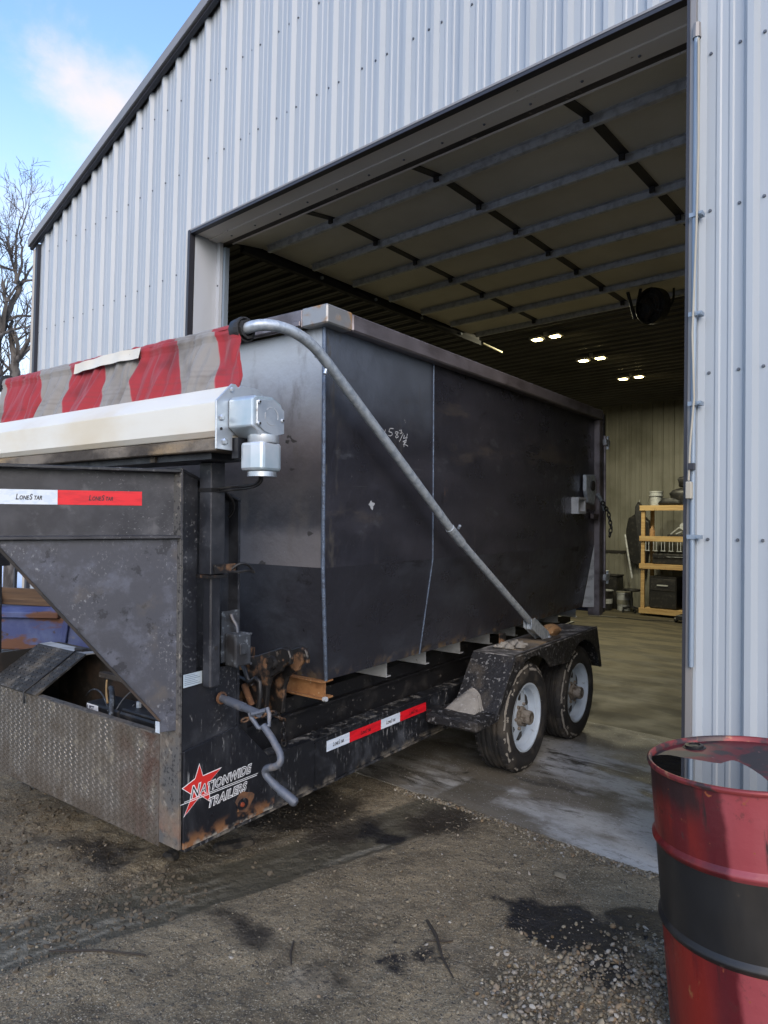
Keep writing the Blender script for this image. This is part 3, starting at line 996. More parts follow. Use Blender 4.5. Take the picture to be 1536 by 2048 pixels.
def twig(pts, r_, lb):
    P = [(x, y, float(ground_z(np.array(x), np.array(y))) + .008) for x, y in pts]
    tag(MB().tube(P, [r_, r_ * 1.1, r_ * .8, r_ * .4][:len(P)], 6).build('twig', 'twig', smooth=60), lb, 'twig', 'twigs on the mud')


twig([(-1.70, 2.27), (-1.60, 2.20), (-1.50, 2.10), (-1.40, 2.03)], .006, 'long dark twig lying on the mud between the tyre track and the gravel')
twig([(-1.62, 2.155), (-1.565, 2.19), (-1.54, 2.225)], .003, 'short dark side twig touching the long twig')
twig([(-1.98, 1.80), (-1.93, 1.74), (-1.88, 1.70)], .004, 'short black twig on the mud left of the long twig')
twig([(-2.62, 1.16), (-2.45, 1.28), (-2.32, 1.38)], .004, 'pale thin stick on the mud at the front of the yard')

# ================================================================== metal building
B = tag(empty('metal_building', (0, 0, 0)), 'white ribbed metal workshop with its large overhead door open', 'building')
X0, X1, RIDGE = -8.55, 2.25, -3.15
SL = .325
DL, DR, DH = -5.262, -1.045, 4.155


def rake(x):
    return 4.93 + SL * (min(x, 2 * RIDGE - x) + 8.55)


RP = .2286


def rib_profile(xa, xb, phase):
    """points across a PBR sheet: one high rib and two low ones every 9 inches"""
    pts = []
    k = math.floor((xa - phase) / RP) - 1
    while phase + k * RP < xb + RP:
        c = phase + k * RP
        for dx, h in ((-.034, 0), (-.013, .032), (.013, .032), (.034, 0), (.074, 0), (.081, .005), (.094, .005), (.101, 0), (.1286, 0), (.1356, .005), (.1486, .005), (.1556, 0)):
            pts.append((c + dx, h))
        k += 1
    inside = [p for p in pts if xa + .002 < p[0] < xb - .002]

    def at(x):
        for (a, ha), (b, hb) in zip(pts, pts[1:]):
            if a <= x <= b:
                return ha + (hb - ha) * (x - a) / max(b - a, 1e-6)
        return 0
    return [(xa, at(xa))] + inside + [(xb, at(xb))]


PHASE = -8.108 + .013
scr = MB()
ROWS = [1.55, 2.33, 3.10, 3.855, 4.78, 5.475, 6.2]


def wall_sheet(xa, xb, bot):
    pr = rib_profile(xa, xb, PHASE)
    vs, fs = [], []
    for (x, h) in pr:
        vs += [(x, YW - h, bot), (x, YW - h, rake(x) - .01)]
    n = len(pr)
    for i in range(n - 1):
        fs.append((2 * i, 2 * i + 2, 2 * i + 3, 2 * i + 1))
    MB().add(vs, fs).build('wall_panel', 'wall', B)
    k = math.floor((xa - PHASE) / RP)
    while PHASE + k * RP < xb:
        for dx in (.052, ) if k % 2 else (.052, -.050):
            x = PHASE + k * RP + dx
            if xa + .02 < x < xb - .02:
                for z in ROWS:
                    if bot + .05 < z < rake(x) - .15:
                        scr.tube([(x, YW - .001, z), (x, YW - .007, z)], [.0085, .0065], 6)
        k += 1


cuts = [X0]
c = PHASE - .1143
while c < X1 - .1:
    if c > X0 + .1:
        cuts.append(c)
    c += RP * 4
cuts.append(X1)
cuts = sorted(cuts + [DL - .03, DR + .035])
for a, b in zip(cuts, cuts[1:]):
    if b - a < .01:
        continue
    mid = (a + b) / 2
    wall_sheet(a, b, DH + .02 if DL - .03 < mid < DR + .035 else .02)
scr.build('screws', 'screw', B, kind='stuff')

# corner, rake and opening trim
MB().box((X0 - .085, YW - .04, 0), (X0 - .012, YW + .10, rake(X0) - .06)).build('corner_trim', 'tan', B)
MB().box((X0 - .012, YW - .043, 0), (X0 + .045, YW - .002, rake(X0) - .02)).build('corner_closure', 'trim_dark', B)
for s_ in (0, 1):
    xa, xb = (X0 - .10, RIDGE) if s_ == 0 else (X1 + .10, RIDGE)
    za, zb = 4.93 - SL * .10, rake(RIDGE)
    mb = MB()
    nrm = Vector((-SL, 0, 1) if s_ == 0 else (SL, 0, 1)).normalized()

    def band(y0, y1, lo, hi):
        A, Bq = Vector((xa, 0, za)), Vector((xb, 0, zb))
        p = []
        for z_ in (lo, hi):
            for (P, y) in ((A, y0), (Bq, y0), (Bq, y1), (A, y1)):
                p.append((P.x, y, P.z + z_))
        return p
    MB().hexa(band(YW - .10, YW - .045, .0, .088)).build('rake_trim', 'trim', B)
    MB().hexa(band(YW - .075, YW - .036, -.028, -.002)).build('rake_closure', 'trim_dark', B)
    MB().hexa(band(YW - .092, YB + .2, .090, .112)).build('roof', 'trim', B)
# door opening: dark J-trim outside, white return, flanges
MB().box((DL - .028, YW - .046, 0), (DL + .004, YW + .01, DH + .03)).build('opening_trim', 'trim_dark', B)
MB().box((DL + .004, YW - .040, DH - .002), (DR - .004, YW + .01, DH + .020)).build('opening_trim', 'trim_dark', B)
MB().box((DL + .004, YW - .043, DH + .0205), (DR - .004, YW - .001, DH + .034)).build('opening_trim', 'trim', B)
MB().box((DR - .004, YW - .050, 0), (DR + .034, YW + .26, DH + .032)).build('opening_trim', 'trim', B)
MB().box((DR - .006, YW - .054, 0), (DR + .008, YW - .047, DH + .02)).build('opening_trim', 'trim_dark', B)
YI = YW + .27
MB().box((DL - .02, YW + .012, 0), (DL + .005, YI, DH + .011)).build('jamb', 'jamb', B)
MB().box((DL + .006, YI - .028, 0), (DL + .052, YI + .004, DH + .001)).build('jamb_flange', 'jamb', B)
MB().box((DL + .054, YI + .006, 0), (DL + .085, YI + .05, DH - .04)).build('door_track', 'conduit', B)
MB().box((DL + .006, YW + .012, DH + .012), (DR - .006, YI - .12, DH + .030)).build('header', 'header', B)
MB().box((DL + .006, YI - .119, DH + .002), (DR - .006, YI + .004, DH + .028)).build('header_flange', 'header', B)
mb = MB()
x = DL + .25
while x < DR:
    mb.tube([(x, YI - .05, DH + .0015), (x, YI - .05, DH - .004)], [.010, .007], 6)
    x += .33
z = .4
while z < 4.0:
    mb.tube([(DL + .03, YI - .029, z), (DL + .03, YI - .035, z)], [.010, .007], 6)
    z += .42
mb.build('flange_screws', 'screw', B, kind='stuff')
MB().box((DL + .02, YI + .006, DH + .004), (DR - .01, YI + .06, DH + .14)).build('weather_seal', 'seal', B)
MB().tube([(DL + .1, YI + .075, DH + .012), (DR - .02, YI + .075, DH + .012)], .012, 6).build('seal_lip', 'header', B)

# overhead door lying open under the ceiling
D = empty('overhead_door', (0, 0, 0))
D.parent = B
ZD = 4.245
SY = [4.10, 4.68, 5.27, 5.87, 6.47, 7.08, 7.66]
XA, XB = -5.20, -1.11
edges = [3.76] + [y + .02 for y in SY]
STX = (-4.2, -3.07, -1.88)
for i in range(len(edges) - 1):
    za = ZD - .055 if i == 0 else ZD
    MB().hexa([(XA, edges[i] + .004, za), (XB, edges[i] + .004, za), (XB, edges[i + 1] - .004, ZD), (XA, edges[i + 1] - .004, ZD),
               (XA, edges[i] + .004, za + .045), (XB, edges[i] + .004, za + .045), (XB, edges[i + 1] - .004, ZD + .045), (XA, edges[i + 1] - .004, ZD + .045)]).build('door_panel', 'door_panel', D)
    for sx_ in STX:
        MB().hexa([(sx_ - .035, edges[i] + .02, za - .006), (sx_ + .035, edges[i] + .02, za - .006), (sx_ + .035, edges[i + 1] - .02, ZD - .006), (sx_ - .035, edges[i + 1] - .02, ZD - .006),
                   (sx_ - .035, edges[i] + .02, za - .001), (sx_ + .035, edges[i] + .02, za - .001), (sx_ + .035, edges[i + 1] - .02, ZD - .001), (sx_ - .035, edges[i + 1] - .02, ZD - .001)]).build('stile', 'stile', D)
for k, y in enumerate(SY):
    mb = MB()
    zt, zb = ZD - .007, ZD - .062
    mb.box((XA + .10, y - .003, zb + .002), (XB + .03, y, zt)).box((XA + .10, y, zb), (XB + .03, y + .030, zb + .003)).box((XA + .10, y - .028, zt - .003), (XB + .03, y - .003, zt))
    mb.build('strut', 'strut', D)
    for sx_ in STX:
        MB().box((sx_ - .03, y - .05, ZD - .05), (sx_ + .01, y - .03, ZD - .007)).build('hinge', 'stile', D)
for xt in (XA - .03, XB + .10):
    mb = MB().box((xt - .03, 3.9, ZD - .09), (xt + .03, 7.95, ZD - .085)).box((xt - .03, 3.9, ZD - .085), (xt - .025, 7.95, ZD - .02)).box((xt + .025, 3.9, ZD - .085), (xt + .03, 7.95, ZD - .03))
    mb.build('track', 'track', D)
    MB().box((xt - .05, 3.9, ZD - .02), (xt - .002, 7.95, ZD + .03)).build('track_angle', 'stile', D)
    for y in (4.9, 5.75, 6.6, 7.45):
        MB().tube([(xt + .05, y, ZD - .05), (xt - .03, y, ZD - .05)], .018, 8).build('roller', 'galv', D)
MB().tube([(XA + .01, 7.98, ZD - .06), (XA + .05, 8.42, ZD - .10)], .012, 6).build('bumper_rod', 'tube_lamp', D)


# interior lining: ribbed sheets
def liner_pts(a, b, pitch=.2286):
    pts = []
    c = a
    while c < b:
        for d, h in ((0, 0), (.09, 0), (.10, .006), (.12, .006), (.13, 0), (.178, 0), (.192, .022), (.212, .022), (.2286, 0)):
            if c + d < b:
                pts.append((c + d, h))
        c += pitch
    pts.append((b, 0))
    return pts


y = YI + .06
while y < YB - .01:
    y2 = min(y + .9144, YB)
    pr = liner_pts(y, y2)
    vs = []
    for (p, h) in pr:
        vs += [(XL, p, ZC - h * 1.6), (XR, p, ZC - h * 1.6)]
    MB().add(vs, [(2 * i, 2 * i + 1, 2 * i + 3, 2 * i + 2) for i in range(len(pr) - 1)]).build('ceiling_panel', 'ceil', B)
    y = y2
x = XL
while x < XR - .01:
    x2 = min(x + .9144, XR)
    pr = liner_pts(x, x2)
    vs = []
    for (p, h) in pr:
        vs += [(p, YB - h, 0), (p, YB - h, ZC)]
    MB().add(vs, [(2 * i, 2 * i + 2, 2 * i + 3, 2 * i + 1) for i in range(len(pr) - 1)]).build('back_wall_panel', 'liner', B)
    x = x2
MB().box((XL, YB - .035, 1.18), (XR, YB - .028, 1.23)).build('girt_strip', 'stile', B)
MB().box((XL, YB - .05, ZC - .03), (XR, YB - .03, ZC - .002)).build('ceiling_trim', 'liner', B)
MB().add([(XL, YW + .02, 0), (XL, YB, 0), (XL, YB, ZC), (XL, YW + .02, ZC)], [(0, 1, 2, 3)]).build('side_wall', 'liner', B)
MB().add([(XR, YW + .02, 0), (XR, YB, 0), (XR, YB, ZC), (XR, YW + .02, ZC)], [(0, 1, 2, 3)]).build('side_wall', 'liner', B)
MB().add([(X0, YW, 0), (X0, YB, 0), (X0, YB, 4.93), (X0, YW, 4.93)], [(0, 1, 2, 3)]).build('outer_side_wall', 'wall', B)
MB().add([(X1, YW, 0), (X1, YB, 0), (X1, YB, 4.93), (X1, YW, 4.93)], [(0, 1, 2, 3)]).build('outer_side_wall', 'wall', B)
# inside face of the front wall on both sides of the doorway and above it
for (a, b, z0, z1) in ((XL, DL - .03, 0, ZC), (DR + .05, XR, 0, ZC), (DL - .03, DR + .05, DH + .12, ZC)):
    MB().box((a, YI + .005, z0), (b, YI + .02, z1)).build('front_wall_lining', 'liner', B)

# conduit, straps and cord on the right of the doorway
CX = -1.002
MB().tube([(CX - .002, YW - .060, 3.96), (CX - .006, YW - .060, 2.0), (CX - .006, YW - .060, .96)], .0125, 10).build('conduit', 'conduit', B, smooth=60)
MB().tube([(CX - .002, YW - .058, 3.92), (CX - .002, YW - .058, 3.99)], [.02, .017], 8).build('conduit_head', 'trim', B, smooth=40)
for z in (3.07, 2.60, 2.18, 1.56):
    mb = MB().box((CX - .026, YW - .077, z - .010), (CX + .012, YW - .073, z + .010)).box((CX + .012, YW - .077, z - .009), (CX + .034, YW - .036, z + .009))
    mb.tube([(CX + .024, YW - .078, z), (CX + .024, YW - .083, z)], .007, 6)
    mb.build('conduit_strap', 'conduit', B)
P = [(CX + .012, YW - .082, 3.90), (CX + .016, YW - .084, 3.4), (CX + .010, YW - .086, 3.0), (CX - .004, YW - .088, 2.5), (CX + .006, YW - .088, 2.2), (CX - .010, YW - .090, 1.98), (CX - .014, YW - .092, 1.82)]
sm = []
for a, b in zip(P, P[1:]):
    for t in range(4):
        sm.append(tuple(np.array(a) + (np.array(b) - np.array(a)) * t / 4))
sm.append(P[-1])
cord = tag(empty('power_cord', (0, 0, 0)), 'cream power cord with a socket hanging along the conduit by the doorway', 'cord')
MB().tube(sm, .0052, 7).build('cord', 'cable', cord, smooth=60)
MB().box((CX - .026, YW - .104, 1.735), (CX + .002, YW - .076, 1.815)).build('socket', 'cable', cord, bevel=.004)
MB().box((CX - .016, YW - .10, 1.87), (CX + .010, YW - .070, 1.90)).build('clip', 'trim_dark', cord)


# ================================================================== inside the shop
def shop_light(y, k):
    t = tag(empty('shop_light', (-4.66, y, ZC - .05)), 'twin-head lit ceiling lamp, ' + k, 'ceiling lamp', 'lit lamps in a row on the shop ceiling')
    MB().box((-.03, -.03, -.02), (.03, .03, .045)).build('mount', 'lamp_body', t)
    for s_ in (-1, 1):
        mb = MB().box((s_ * .05, -.065, -.055), (s_ * .24, .065, -.022))
        mb.build('lamp_head', 'lamp_body', t)
        MB().box((s_ * .08, -.045, -.066), (s_ * .20, .045, -.057)).build('lens', 'lamp_white', t)
    ld = bpy.data.lights.new('lamp_bulb', 'AREA')
    ld.shape = 'RECTANGLE'
    ld.size, ld.size_y = .4, .12
    ld.energy = 32
    ld.color = (1.0, .93, .66)
    lo = bpy.data.objects.new('lamp_bulb', ld)
    COL.objects.link(lo)
    lo.parent = t
    lo.location = (0, 0, -.075)


shop_light(8.80, 'nearest the doorway')
shop_light(10.32, 'middle one of the row')
shop_light(11.95, 'farthest from the doorway')

t = tag(empty('shop_fan', (-2.60, 7.25, 3.99)), 'round black caged fan hanging from the shop ceiling on a bracket', 'fan')
ax = Vector((-.35, -.92, -.12)).normalized()
MB().lathe([(.02, -.10), (.12, -.10), (.185, -.05), (.19, .05), (.185, .055), (.18, -.03), (.02, -.06)], (0, 0, 0), ax, 20).build('housing', 'black_plastic', t, smooth=40)
mb = MB()
for q in (.05, .09, .13, .17):
    a = ax.orthogonal().normalized()
    b = ax.cross(a)
    ring = [tuple(ax * .06 + a * q * math.cos(i * 2 * math.pi / 18) + b * q * math.sin(i * 2 * math.pi / 18)) for i in range(19)]
    mb.tube(ring, .004, 5)
for i in range(10):
    d = a * math.cos(i * .628) + b * math.sin(i * .628)
    mb.tube([tuple(ax * .07), tuple(ax * .05 + d * .19)], .003, 5)
mb.build('grille', 'black_plastic', t)
mb = MB()
for i in range(4):
    d = a * math.cos(i * 1.57) + b * math.sin(i * 1.57)
    e = ax.cross(d)
    mb.plate([tuple(d * .03 - e * .02), tuple(d * .03 + e * .03), tuple(d * .165 + e * .06 + ax * .03), tuple(d * .165 - e * .04 - ax * .02)], ax, .004)
mb.build('blades', 'dark_inside', t)
MB().tube(bez((.0, .0, .0), (.12, -.2, -.16), (.2, .1, -.1), (.16, .16, .2)), .012, 6).build('fan_cord', 'black_plastic', t)
MB().tube([(0, .08, 0), (-.24, .12, -.06), (-.38, .16, .44)], .02, 6).tube([(-.24, .12, -.06), (-.14, .12, .44)], .018, 6).build('bracket', 'stile', t)

# timber shelf with things on it
SH = tag(empty('timber_shelf', (-5.05, 13.55, 0)), 'tall homemade pine shelf unit against the back wall of the shop', 'shelf')
for (x, y) in ((0, 0), (0, .5), (1.22, 0), (1.22, .5)):
    MB().box((x, y, .02), (x + .07, y + .04, 2.10)).build('post', 'wood', SH)
for z in (2.06, 1.46, .92, .05):
    MB().box((-.02, -.04, z), (1.31, -.002, z + .10)).build('front_rail', 'wood', SH)
    MB().box((-.02, .0, z + .075), (1.31, .54, z + .098)).build('shelf_board', 'wood', SH)
mb = MB()
for i in range(7):
    x = .10 + i * .15
    tag(MB().box((x, -.035, 1.28), (x + .012, -.028, 1.45)).box((x + .06, -.035, 1.28), (x + .072, -.028, 1.45)).box((x - .01, -.037, 1.27), (x + .085, -.026, 1.285)).build('hook', 'stub', SH))
pl = tag(empty('plastic_pail', (-4.82, 13.72, 2.158)), 'pale translucent pail standing on top of the timber shelf', 'pail')
MB().lathe([(0, 0), (.11, 0), (.125, .26), (.132, .262), (.132, .285), (.12, .285), (.11, .02), (0, .02)], (0, 0, 0), (0, 0, 1), 18).build('body', 'stub', pl, smooth=40)
MB().lathe([(.128, .19), (.14, .19), (.14, .205), (.128, .205)], (0, 0, 0), (0, 0, 1), 18, True).build('band', 'stub', pl)
MB().tube([(-.13, 0, .2), (-.15, -.05, .05), (-.09, -.12, .0), (.02, -.14, -.0)], .004, 5).build('handle', 'stile', pl)


def lump(name, org, size, m, seed, lb, cat, n=14):
    v, f = [], []
    k = 9
    rr_ = np.random.default_rng(seed)
    ph = rr_.random(6) * 6
    for i in range(k + 1):
        th = math.pi * i / k
        for j in range(n):
            p = 2 * math.pi * j / n
            d = 1 + .12 * math.sin(3 * p + ph[0] + 2 * th) + .1 * math.sin(5 * th + ph[1]) + .06 * math.sin(7 * p + ph[2])
            sx_, cx_ = math.sin(th), math.cos(th)
            ex = lambda t: math.copysign(abs(t) ** .6, t)
            v.append((org[0] + size[0] * d * ex(sx_) * ex(math.cos(p)), org[1] + size[1] * d * ex(sx_) * ex(math.sin(p)), org[2] + size[2] * (1 + ex(cx_) * (.95 + .05 * d))))
    for i in range(k):
        for j in range(n):
            f.append((i * n + j, (i + 1) * n + j, (i + 1) * n + (j + 1) % n, i * n + (j + 1) % n))
    return tag(MB().add(v, f).build(name, m, smooth=60), lb, cat)


lump('duffel_bag', (-4.22, 13.75, 2.158), (.30, .20, .17), 'black_plastic', 3, 'dark bag on the timber shelf top beside the pail', 'bag')
lump('rolled_tarp', (-4.52, 13.66, 2.158), (.22, .10, .075), 'black_plastic', 5, 'dark rolled bundle on the shelf top in front of the bag', 'bundle')
lump('folded_bag', (-4.15, 13.78, 2.50), (.26, .17, .12), 'black_plastic', 9, 'dark folded bag stacked on the larger dark bag', 'bag')
for (x, z, w, h, nm, lb) in ((-4.9, .16, .52, .62, 'tool_cabinet', 'dark cabinet standing in the bottom bay of the timber shelf'), (-4.28, .16, .3, .40, 'tool_box', 'low dark box beside the cabinet in the shelf bottom'),
                             (-4.85, 1.02, .95, .20, 'tool_case', 'long dark case on the second shelf board')):
    t = tag(empty(nm, (x, 13.6, z)), lb, 'box')
    MB().box((0, 0, 0), (w, .42, h)).build('body', 'black_plastic', t, bevel=.012)
    MB().box((.02, -.012, h * .55), (w - .02, -.001, h * .92)).build('drawer_front', 'deck', t, bevel=.005)
    MB().box((w * .3, -.03, h * .7), (w * .7, -.013, h * .74)).build('handle', 'stub', t)
t = tag(empty('bench_grinder', (-4.33, 13.7, 1.558)), 'small pale-topped machine on the middle shelf board', 'tool')
MB().box((-.25, -.05, 0), (.15, .1, .04)).build('base', 'deck', t)
MB().tube([(-.2, 0, .04), (-.05, 0, .17), (.1, 0, .14), (-.1, 0, .05)], .015, 6).build('arm', 'stub', t)
MB().tube([(.06, -.08, .2), (.06, .08, .2)], .07, 12).build('wheel', 'stub', t)
t = tag(empty('spray_bottle', (-4.86, 13.63, 1.558)), 'small brown bottle on the middle shelf board by the post', 'bottle')
MB().lathe([(0, 0), (.05, 0), (.05, .13), (.02, .17), (.02, .2), (0, .2)], (0, 0, 0), (0, 0, 1), 12).build('bottle', 'rotten_wood', t, smooth=40)

# jacket hanging on the wall by the shelf, and a long pale tube leaning on it
jk = tag(empty('work_jacket', (-5.55, 14.74, 1.0)), 'dark work jacket hanging on the back wall beside the timber shelf', 'jacket')
mb = MB()
n = 15
out = [(-.06, 1.02), (-.20, .94), (-.24, .70), (-.26, .30), (-.24, .08), (-.10, .0), (.06, -.10), (.12, -.28), (.17, -.30), (.20, .1), (.22, .5), (.24, .88), (.12, 1.0), (.06, 1.22), (.0, 1.30), (-.05, 1.18)]
mb.prism(out, lambda a_, b_: (a_, .05 + .02 * math.sin(a_ * 30), b_), lambda a_, b_: (a_, -.07 + .03 * math.sin(a_ * 24 + b_ * 5), b_))
mb.build('jacket_body', 'black_plastic', jk, bevel=.02, seg=2)
MB().prism([(.1, .95), (.26, .86), (.30, .40), (.22, .36), (.16, .7)], lambda a_, b_: (a_, -.02, b_), lambda a_, b_: (a_, -.11, b_)).build('sleeve', 'black_plastic', jk, bevel=.02, seg=2)
MB().tube([(-.0, .03, 1.28), (0, .06, 1.34)], .008, 5).build('hook', 'stub', jk)
tag(MB().tube([(-5.74, 14.48, 1.58), (-5.64, 14.42, 1.12), (-5.54, 14.38, .66)], .022, 8).build('pale_tube', 'stub'), 'thin pale tube leaning in front of the hanging jacket', 'tube')
st = tag(empty('shop_stool', (-5.36, 13.9, 0)), 'low round black shop stool on casters in front of the back wall', 'stool')
MB().lathe([(0, .43), (.16, .43), (.175, .45), (.17, .475), (0, .48)], (0, 0, 0), (0, 0, 1), 18).build('seat', 'black_plastic', st, smooth=40)
MB().tube([(0, 0, .43), (0, 0, .22)], .018, 8).tube([(0, 0, .3), (0, 0, .10)], .030, 8).build('column', 'deck', st)
for i in range(5):
    a_ = i * 1.2566 + .4
    l_ = MB().tube([(0, 0, .12), (.2 * math.cos(a_), .2 * math.sin(a_), .07)], .018, 6).build('leg', 'deck', st)
    MB().lathe([(0, -.012), (.028, -.012), (.028, .012), (0, .012)], (.2 * math.cos(a_), .2 * math.sin(a_), .028), (math.cos(a_ + .7), math.sin(a_ + .7), 0), 10).build('caster', 'black_plastic', l_)


def bucket(x, y, h, r_, m, mband, lb):
    t = tag(empty('bucket', (x, y, 0)), lb, 'bucket', 'buckets on the floor at the back wall')
    MB().lathe([(0, 0), (r_ * .88, 0), (r_, h), (r_ * 1.05, h), (r_ * 1.05, h * .93), (r_, h * .92)], (0, 0, 0), (0, 0, 1), 18).build('body', m, t, smooth=40)
    MB().lathe([(0, h + .002), (r_ * 1.07, h + .002), (r_ * 1.07, h + .02), (0, h + .02)], (0, 0, 0), (0, 0, 1), 18).build('lid', mband, t, smooth=40)
    MB().lathe([(r_ * .935, h * .35), (r_ * .96, h * .35), (r_ * .975, h * .6), (r_ * .95, h * .6)], (0, 0, 0), (0, 0, 1), 18, True).build('label_band', mband, t)


bucket(-5.93, 13.9, .40, .165, 'black_plastic', 'stub', 'black bucket with a pale band on the floor at the back wall')
bucket(-5.62, 14.15, .37, .15, 'stub', 'liner', 'grey bucket between the black bucket and the stool')
t = tag(empty('storage_bin', (-6.02, 14.45, 0)), 'tall dark bin behind the buckets at the back wall', 'bin')
MB().box((-.2, -.18, 0), (.2, .18, .68)).build('body', 'black_plastic', t, bevel=.02)
MB().box((-.21, -.19, .682), (.21, .19, .72)).build('lid', 'deck', t, bevel=.01)
t = tag(empty('floor_jack', (-4.05, 13.15, 0)), 'low dark floor jack on the shop floor in front of the shelf', 'jack')
MB().box((-.1, -.3, .05), (.1, .35, .14)).build('body', 'deck', t, bevel=.01)
MB().tube([(0, .3, .12), (.12, .55, .6)], .015, 6).build('handle', 'deck', t)
for s_ in (-1, 1):
    MB().lathe([(0, -.02), (.05, -.02), (.05, .02), (0, .02)], (s_ * .12, -.22, .05), (1, 0, 0), 12).build('wheel', 'black_plastic', t)
tag(MB().tube([(-5.7, 12.6, .012), (-5.2, 12.75, .012), (-4.7, 12.7, .012), (-4.3, 12.95, .012), (-4.0, 13.0, .012)], .009, 5).build('air_hose', 'black_plastic'), 'thin dark hose lying across the shop floor', 'hose')


# ================================================================== trailer and dumpster share one axis system
TA, TP = -0.08430378, 0.0244312
Vv = Vector((math.sin(TA) * math.cos(TP), math.cos(TA) * math.cos(TP), math.sin(TP)))
Uu = Vector((math.cos(TA), -math.sin(TA), 0))
Ww = Uu.cross(Vv)
MW = Matrix(((Uu.x, Vv.x, Ww.x, -2.24), (Uu.y, Vv.y, Ww.y, 3.99), (Uu.z, Vv.z, Ww.z, 0), (0, 0, 0, 1)))
UC = -1.30


def mu(u):
    return 2 * UC - u


# ------------------------------------------------------------------ dumpster
DU = tag(empty('roll_off_dumpster', mw=MW), 'large open black steel dumpster riding on the trailer', 'dumpster')
u0_, u1_ = -.24, mu(-.24)
v0, v1 = -1.69, 2.03
wt_, wb_, wbot = 2.56, 1.42, .855
ub0, ub1 = -.33, mu(-.33)
vb0 = -1.56
SEAM = -.725
TH = .008


def side(sgn):
    ua, ub = (u0_, ub0) if sgn > 0 else (u1_, ub1)
    nr = (sgn, 0, 0)
    nl = Vector((sgn, 0, -.16))
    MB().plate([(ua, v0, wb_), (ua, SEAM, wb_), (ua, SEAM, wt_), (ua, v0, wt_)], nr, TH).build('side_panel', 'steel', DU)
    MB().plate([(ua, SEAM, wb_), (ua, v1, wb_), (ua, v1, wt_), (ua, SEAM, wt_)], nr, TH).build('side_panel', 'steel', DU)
    MB().plate([(ub, vb0, wbot), (ub, SEAM, wbot), (ua, SEAM, wb_), (ua, v0, wb_)], nl, TH).build('lower_side_panel', 'steel_low', DU)
    MB().plate([(ub, SEAM, wbot), (ub, v1, wbot), (ua, v1, wb_), (ua, SEAM, wb_)], nl, TH).build('lower_side_panel', 'steel_low', DU)
    w = sgn * .003
    MB().tube([(ua + w, SEAM, wt_), (ua + w, SEAM, wb_), (ub + w, SEAM, wbot)], .0055, 6).build('weld_seam', 'weld', DU, smooth=60)
    MB().tube([(ua, v0, wt_), (ua, v0, wb_), (ub, vb0, wbot)], .010, 8).build('corner_weld', 'weld', DU, smooth=60)
    # top rail, corner sleeve
    uo, ui = (ua + sgn * .06, ua - sgn * .045)
    MB().box((uo, v0 - .05 + .19, wt_), (ui, v1 + .06, wt_ + .085)).build('top_rail', 'tube_steel', DU, bevel=.008)
    MB().box((uo + sgn * .003, v0 - .053, wt_ - .002), (uo - sgn * .16, v0 + .135, wt_ + .088)).build('corner_sleeve', 'cap', DU, bevel=.007)
    # rear post and its pale gusset
    MB().box((ua + sgn * .05, v1 + .005, .78), (ua - sgn * .06, v1 + .10, wt_)).build('rear_post', 'tube_steel', DU, bevel=.006)
    MB().plate([(ub + sgn * .004, v1 - .06, wbot), (ua, v1 + .002, wbot), (ua, v1 + .002, wb_)], (0, -1, 0), .006).build('corner_gusset', 'stub', DU)


side(1)
side(-1)
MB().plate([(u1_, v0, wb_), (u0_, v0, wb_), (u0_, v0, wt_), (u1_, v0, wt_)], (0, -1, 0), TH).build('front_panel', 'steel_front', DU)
MB().plate([(ub1, vb0, wbot), (ub0, vb0, wbot), (u0_, v0, wb_), (u1_, v0, wb_)], (0, -1, -.2), TH).build('lower_front_panel', 'steel_low', DU)
MB().box((u1_ + .10, v0 - .05, wt_), (u0_ - .10, v0 - .032, wt_ + .085)).box((u1_ + .10, v0 - .048, wt_ + .072), (u0_ - .10, v0 + .04, wt_ + .083)).box((u1_ + .10, v0 - .065, wt_ + .004), (u0_ - .10, v0 - .051, wt_ + .03)).build('front_rail', 'tube_steel', DU, bevel=.003)
MB().box((ub1, vb0 + .01, wbot), (ub0, v1, wbot + .01)).build('floor_plate', 'dark_inside', DU)
MB().box((u1_ - .05, v1 + .11, .80), (u0_ + .05, v1 + .16, wt_ + .06)).build('rear_door', 'steel', DU)
for k in range(4):
    x = u1_ + .3 + k * .5
    MB().box((x, v1 + .161, .85), (x + .07, v1 + .21, wt_)).build('door_rib', 'tube_steel', DU)
# bottom: rusty front beam, row of channel stubs, rollers
mb = MB().box((ub1 + .02, vb0 - .006, .772), (ub0 - .004, vb0 + .004, .848)).box((ub1 + .02, vb0 - .03, .764), (ub0 + .004, vb0 + .05, .772)).box((ub1 + .02, vb0 - .03, .846), (ub0 + .004, vb0 + .05, .853))
mb.build('front_beam', 'rust_beam', DU)
MB().tube([(ub0 + .002, vb0 - .02, .766), (ub0 + .022, vb0 - .02, .770)], .012, 7).build('weld_lump', 'stub', DU)
for k in range(8):
    v = -.915 + k * .432
    ue = -.44 if k else -.43
    mb = MB().box((mu(ue), v, .742), (ue, v + .006, wbot - .003)).box((mu(ue), v, .735), (ue, v + .045, .741)).box((mu(ue), v + .0065, wbot - .009), (ue, v + .045, wbot - .003))
    mb.build('floor_channel', 'stub', DU)
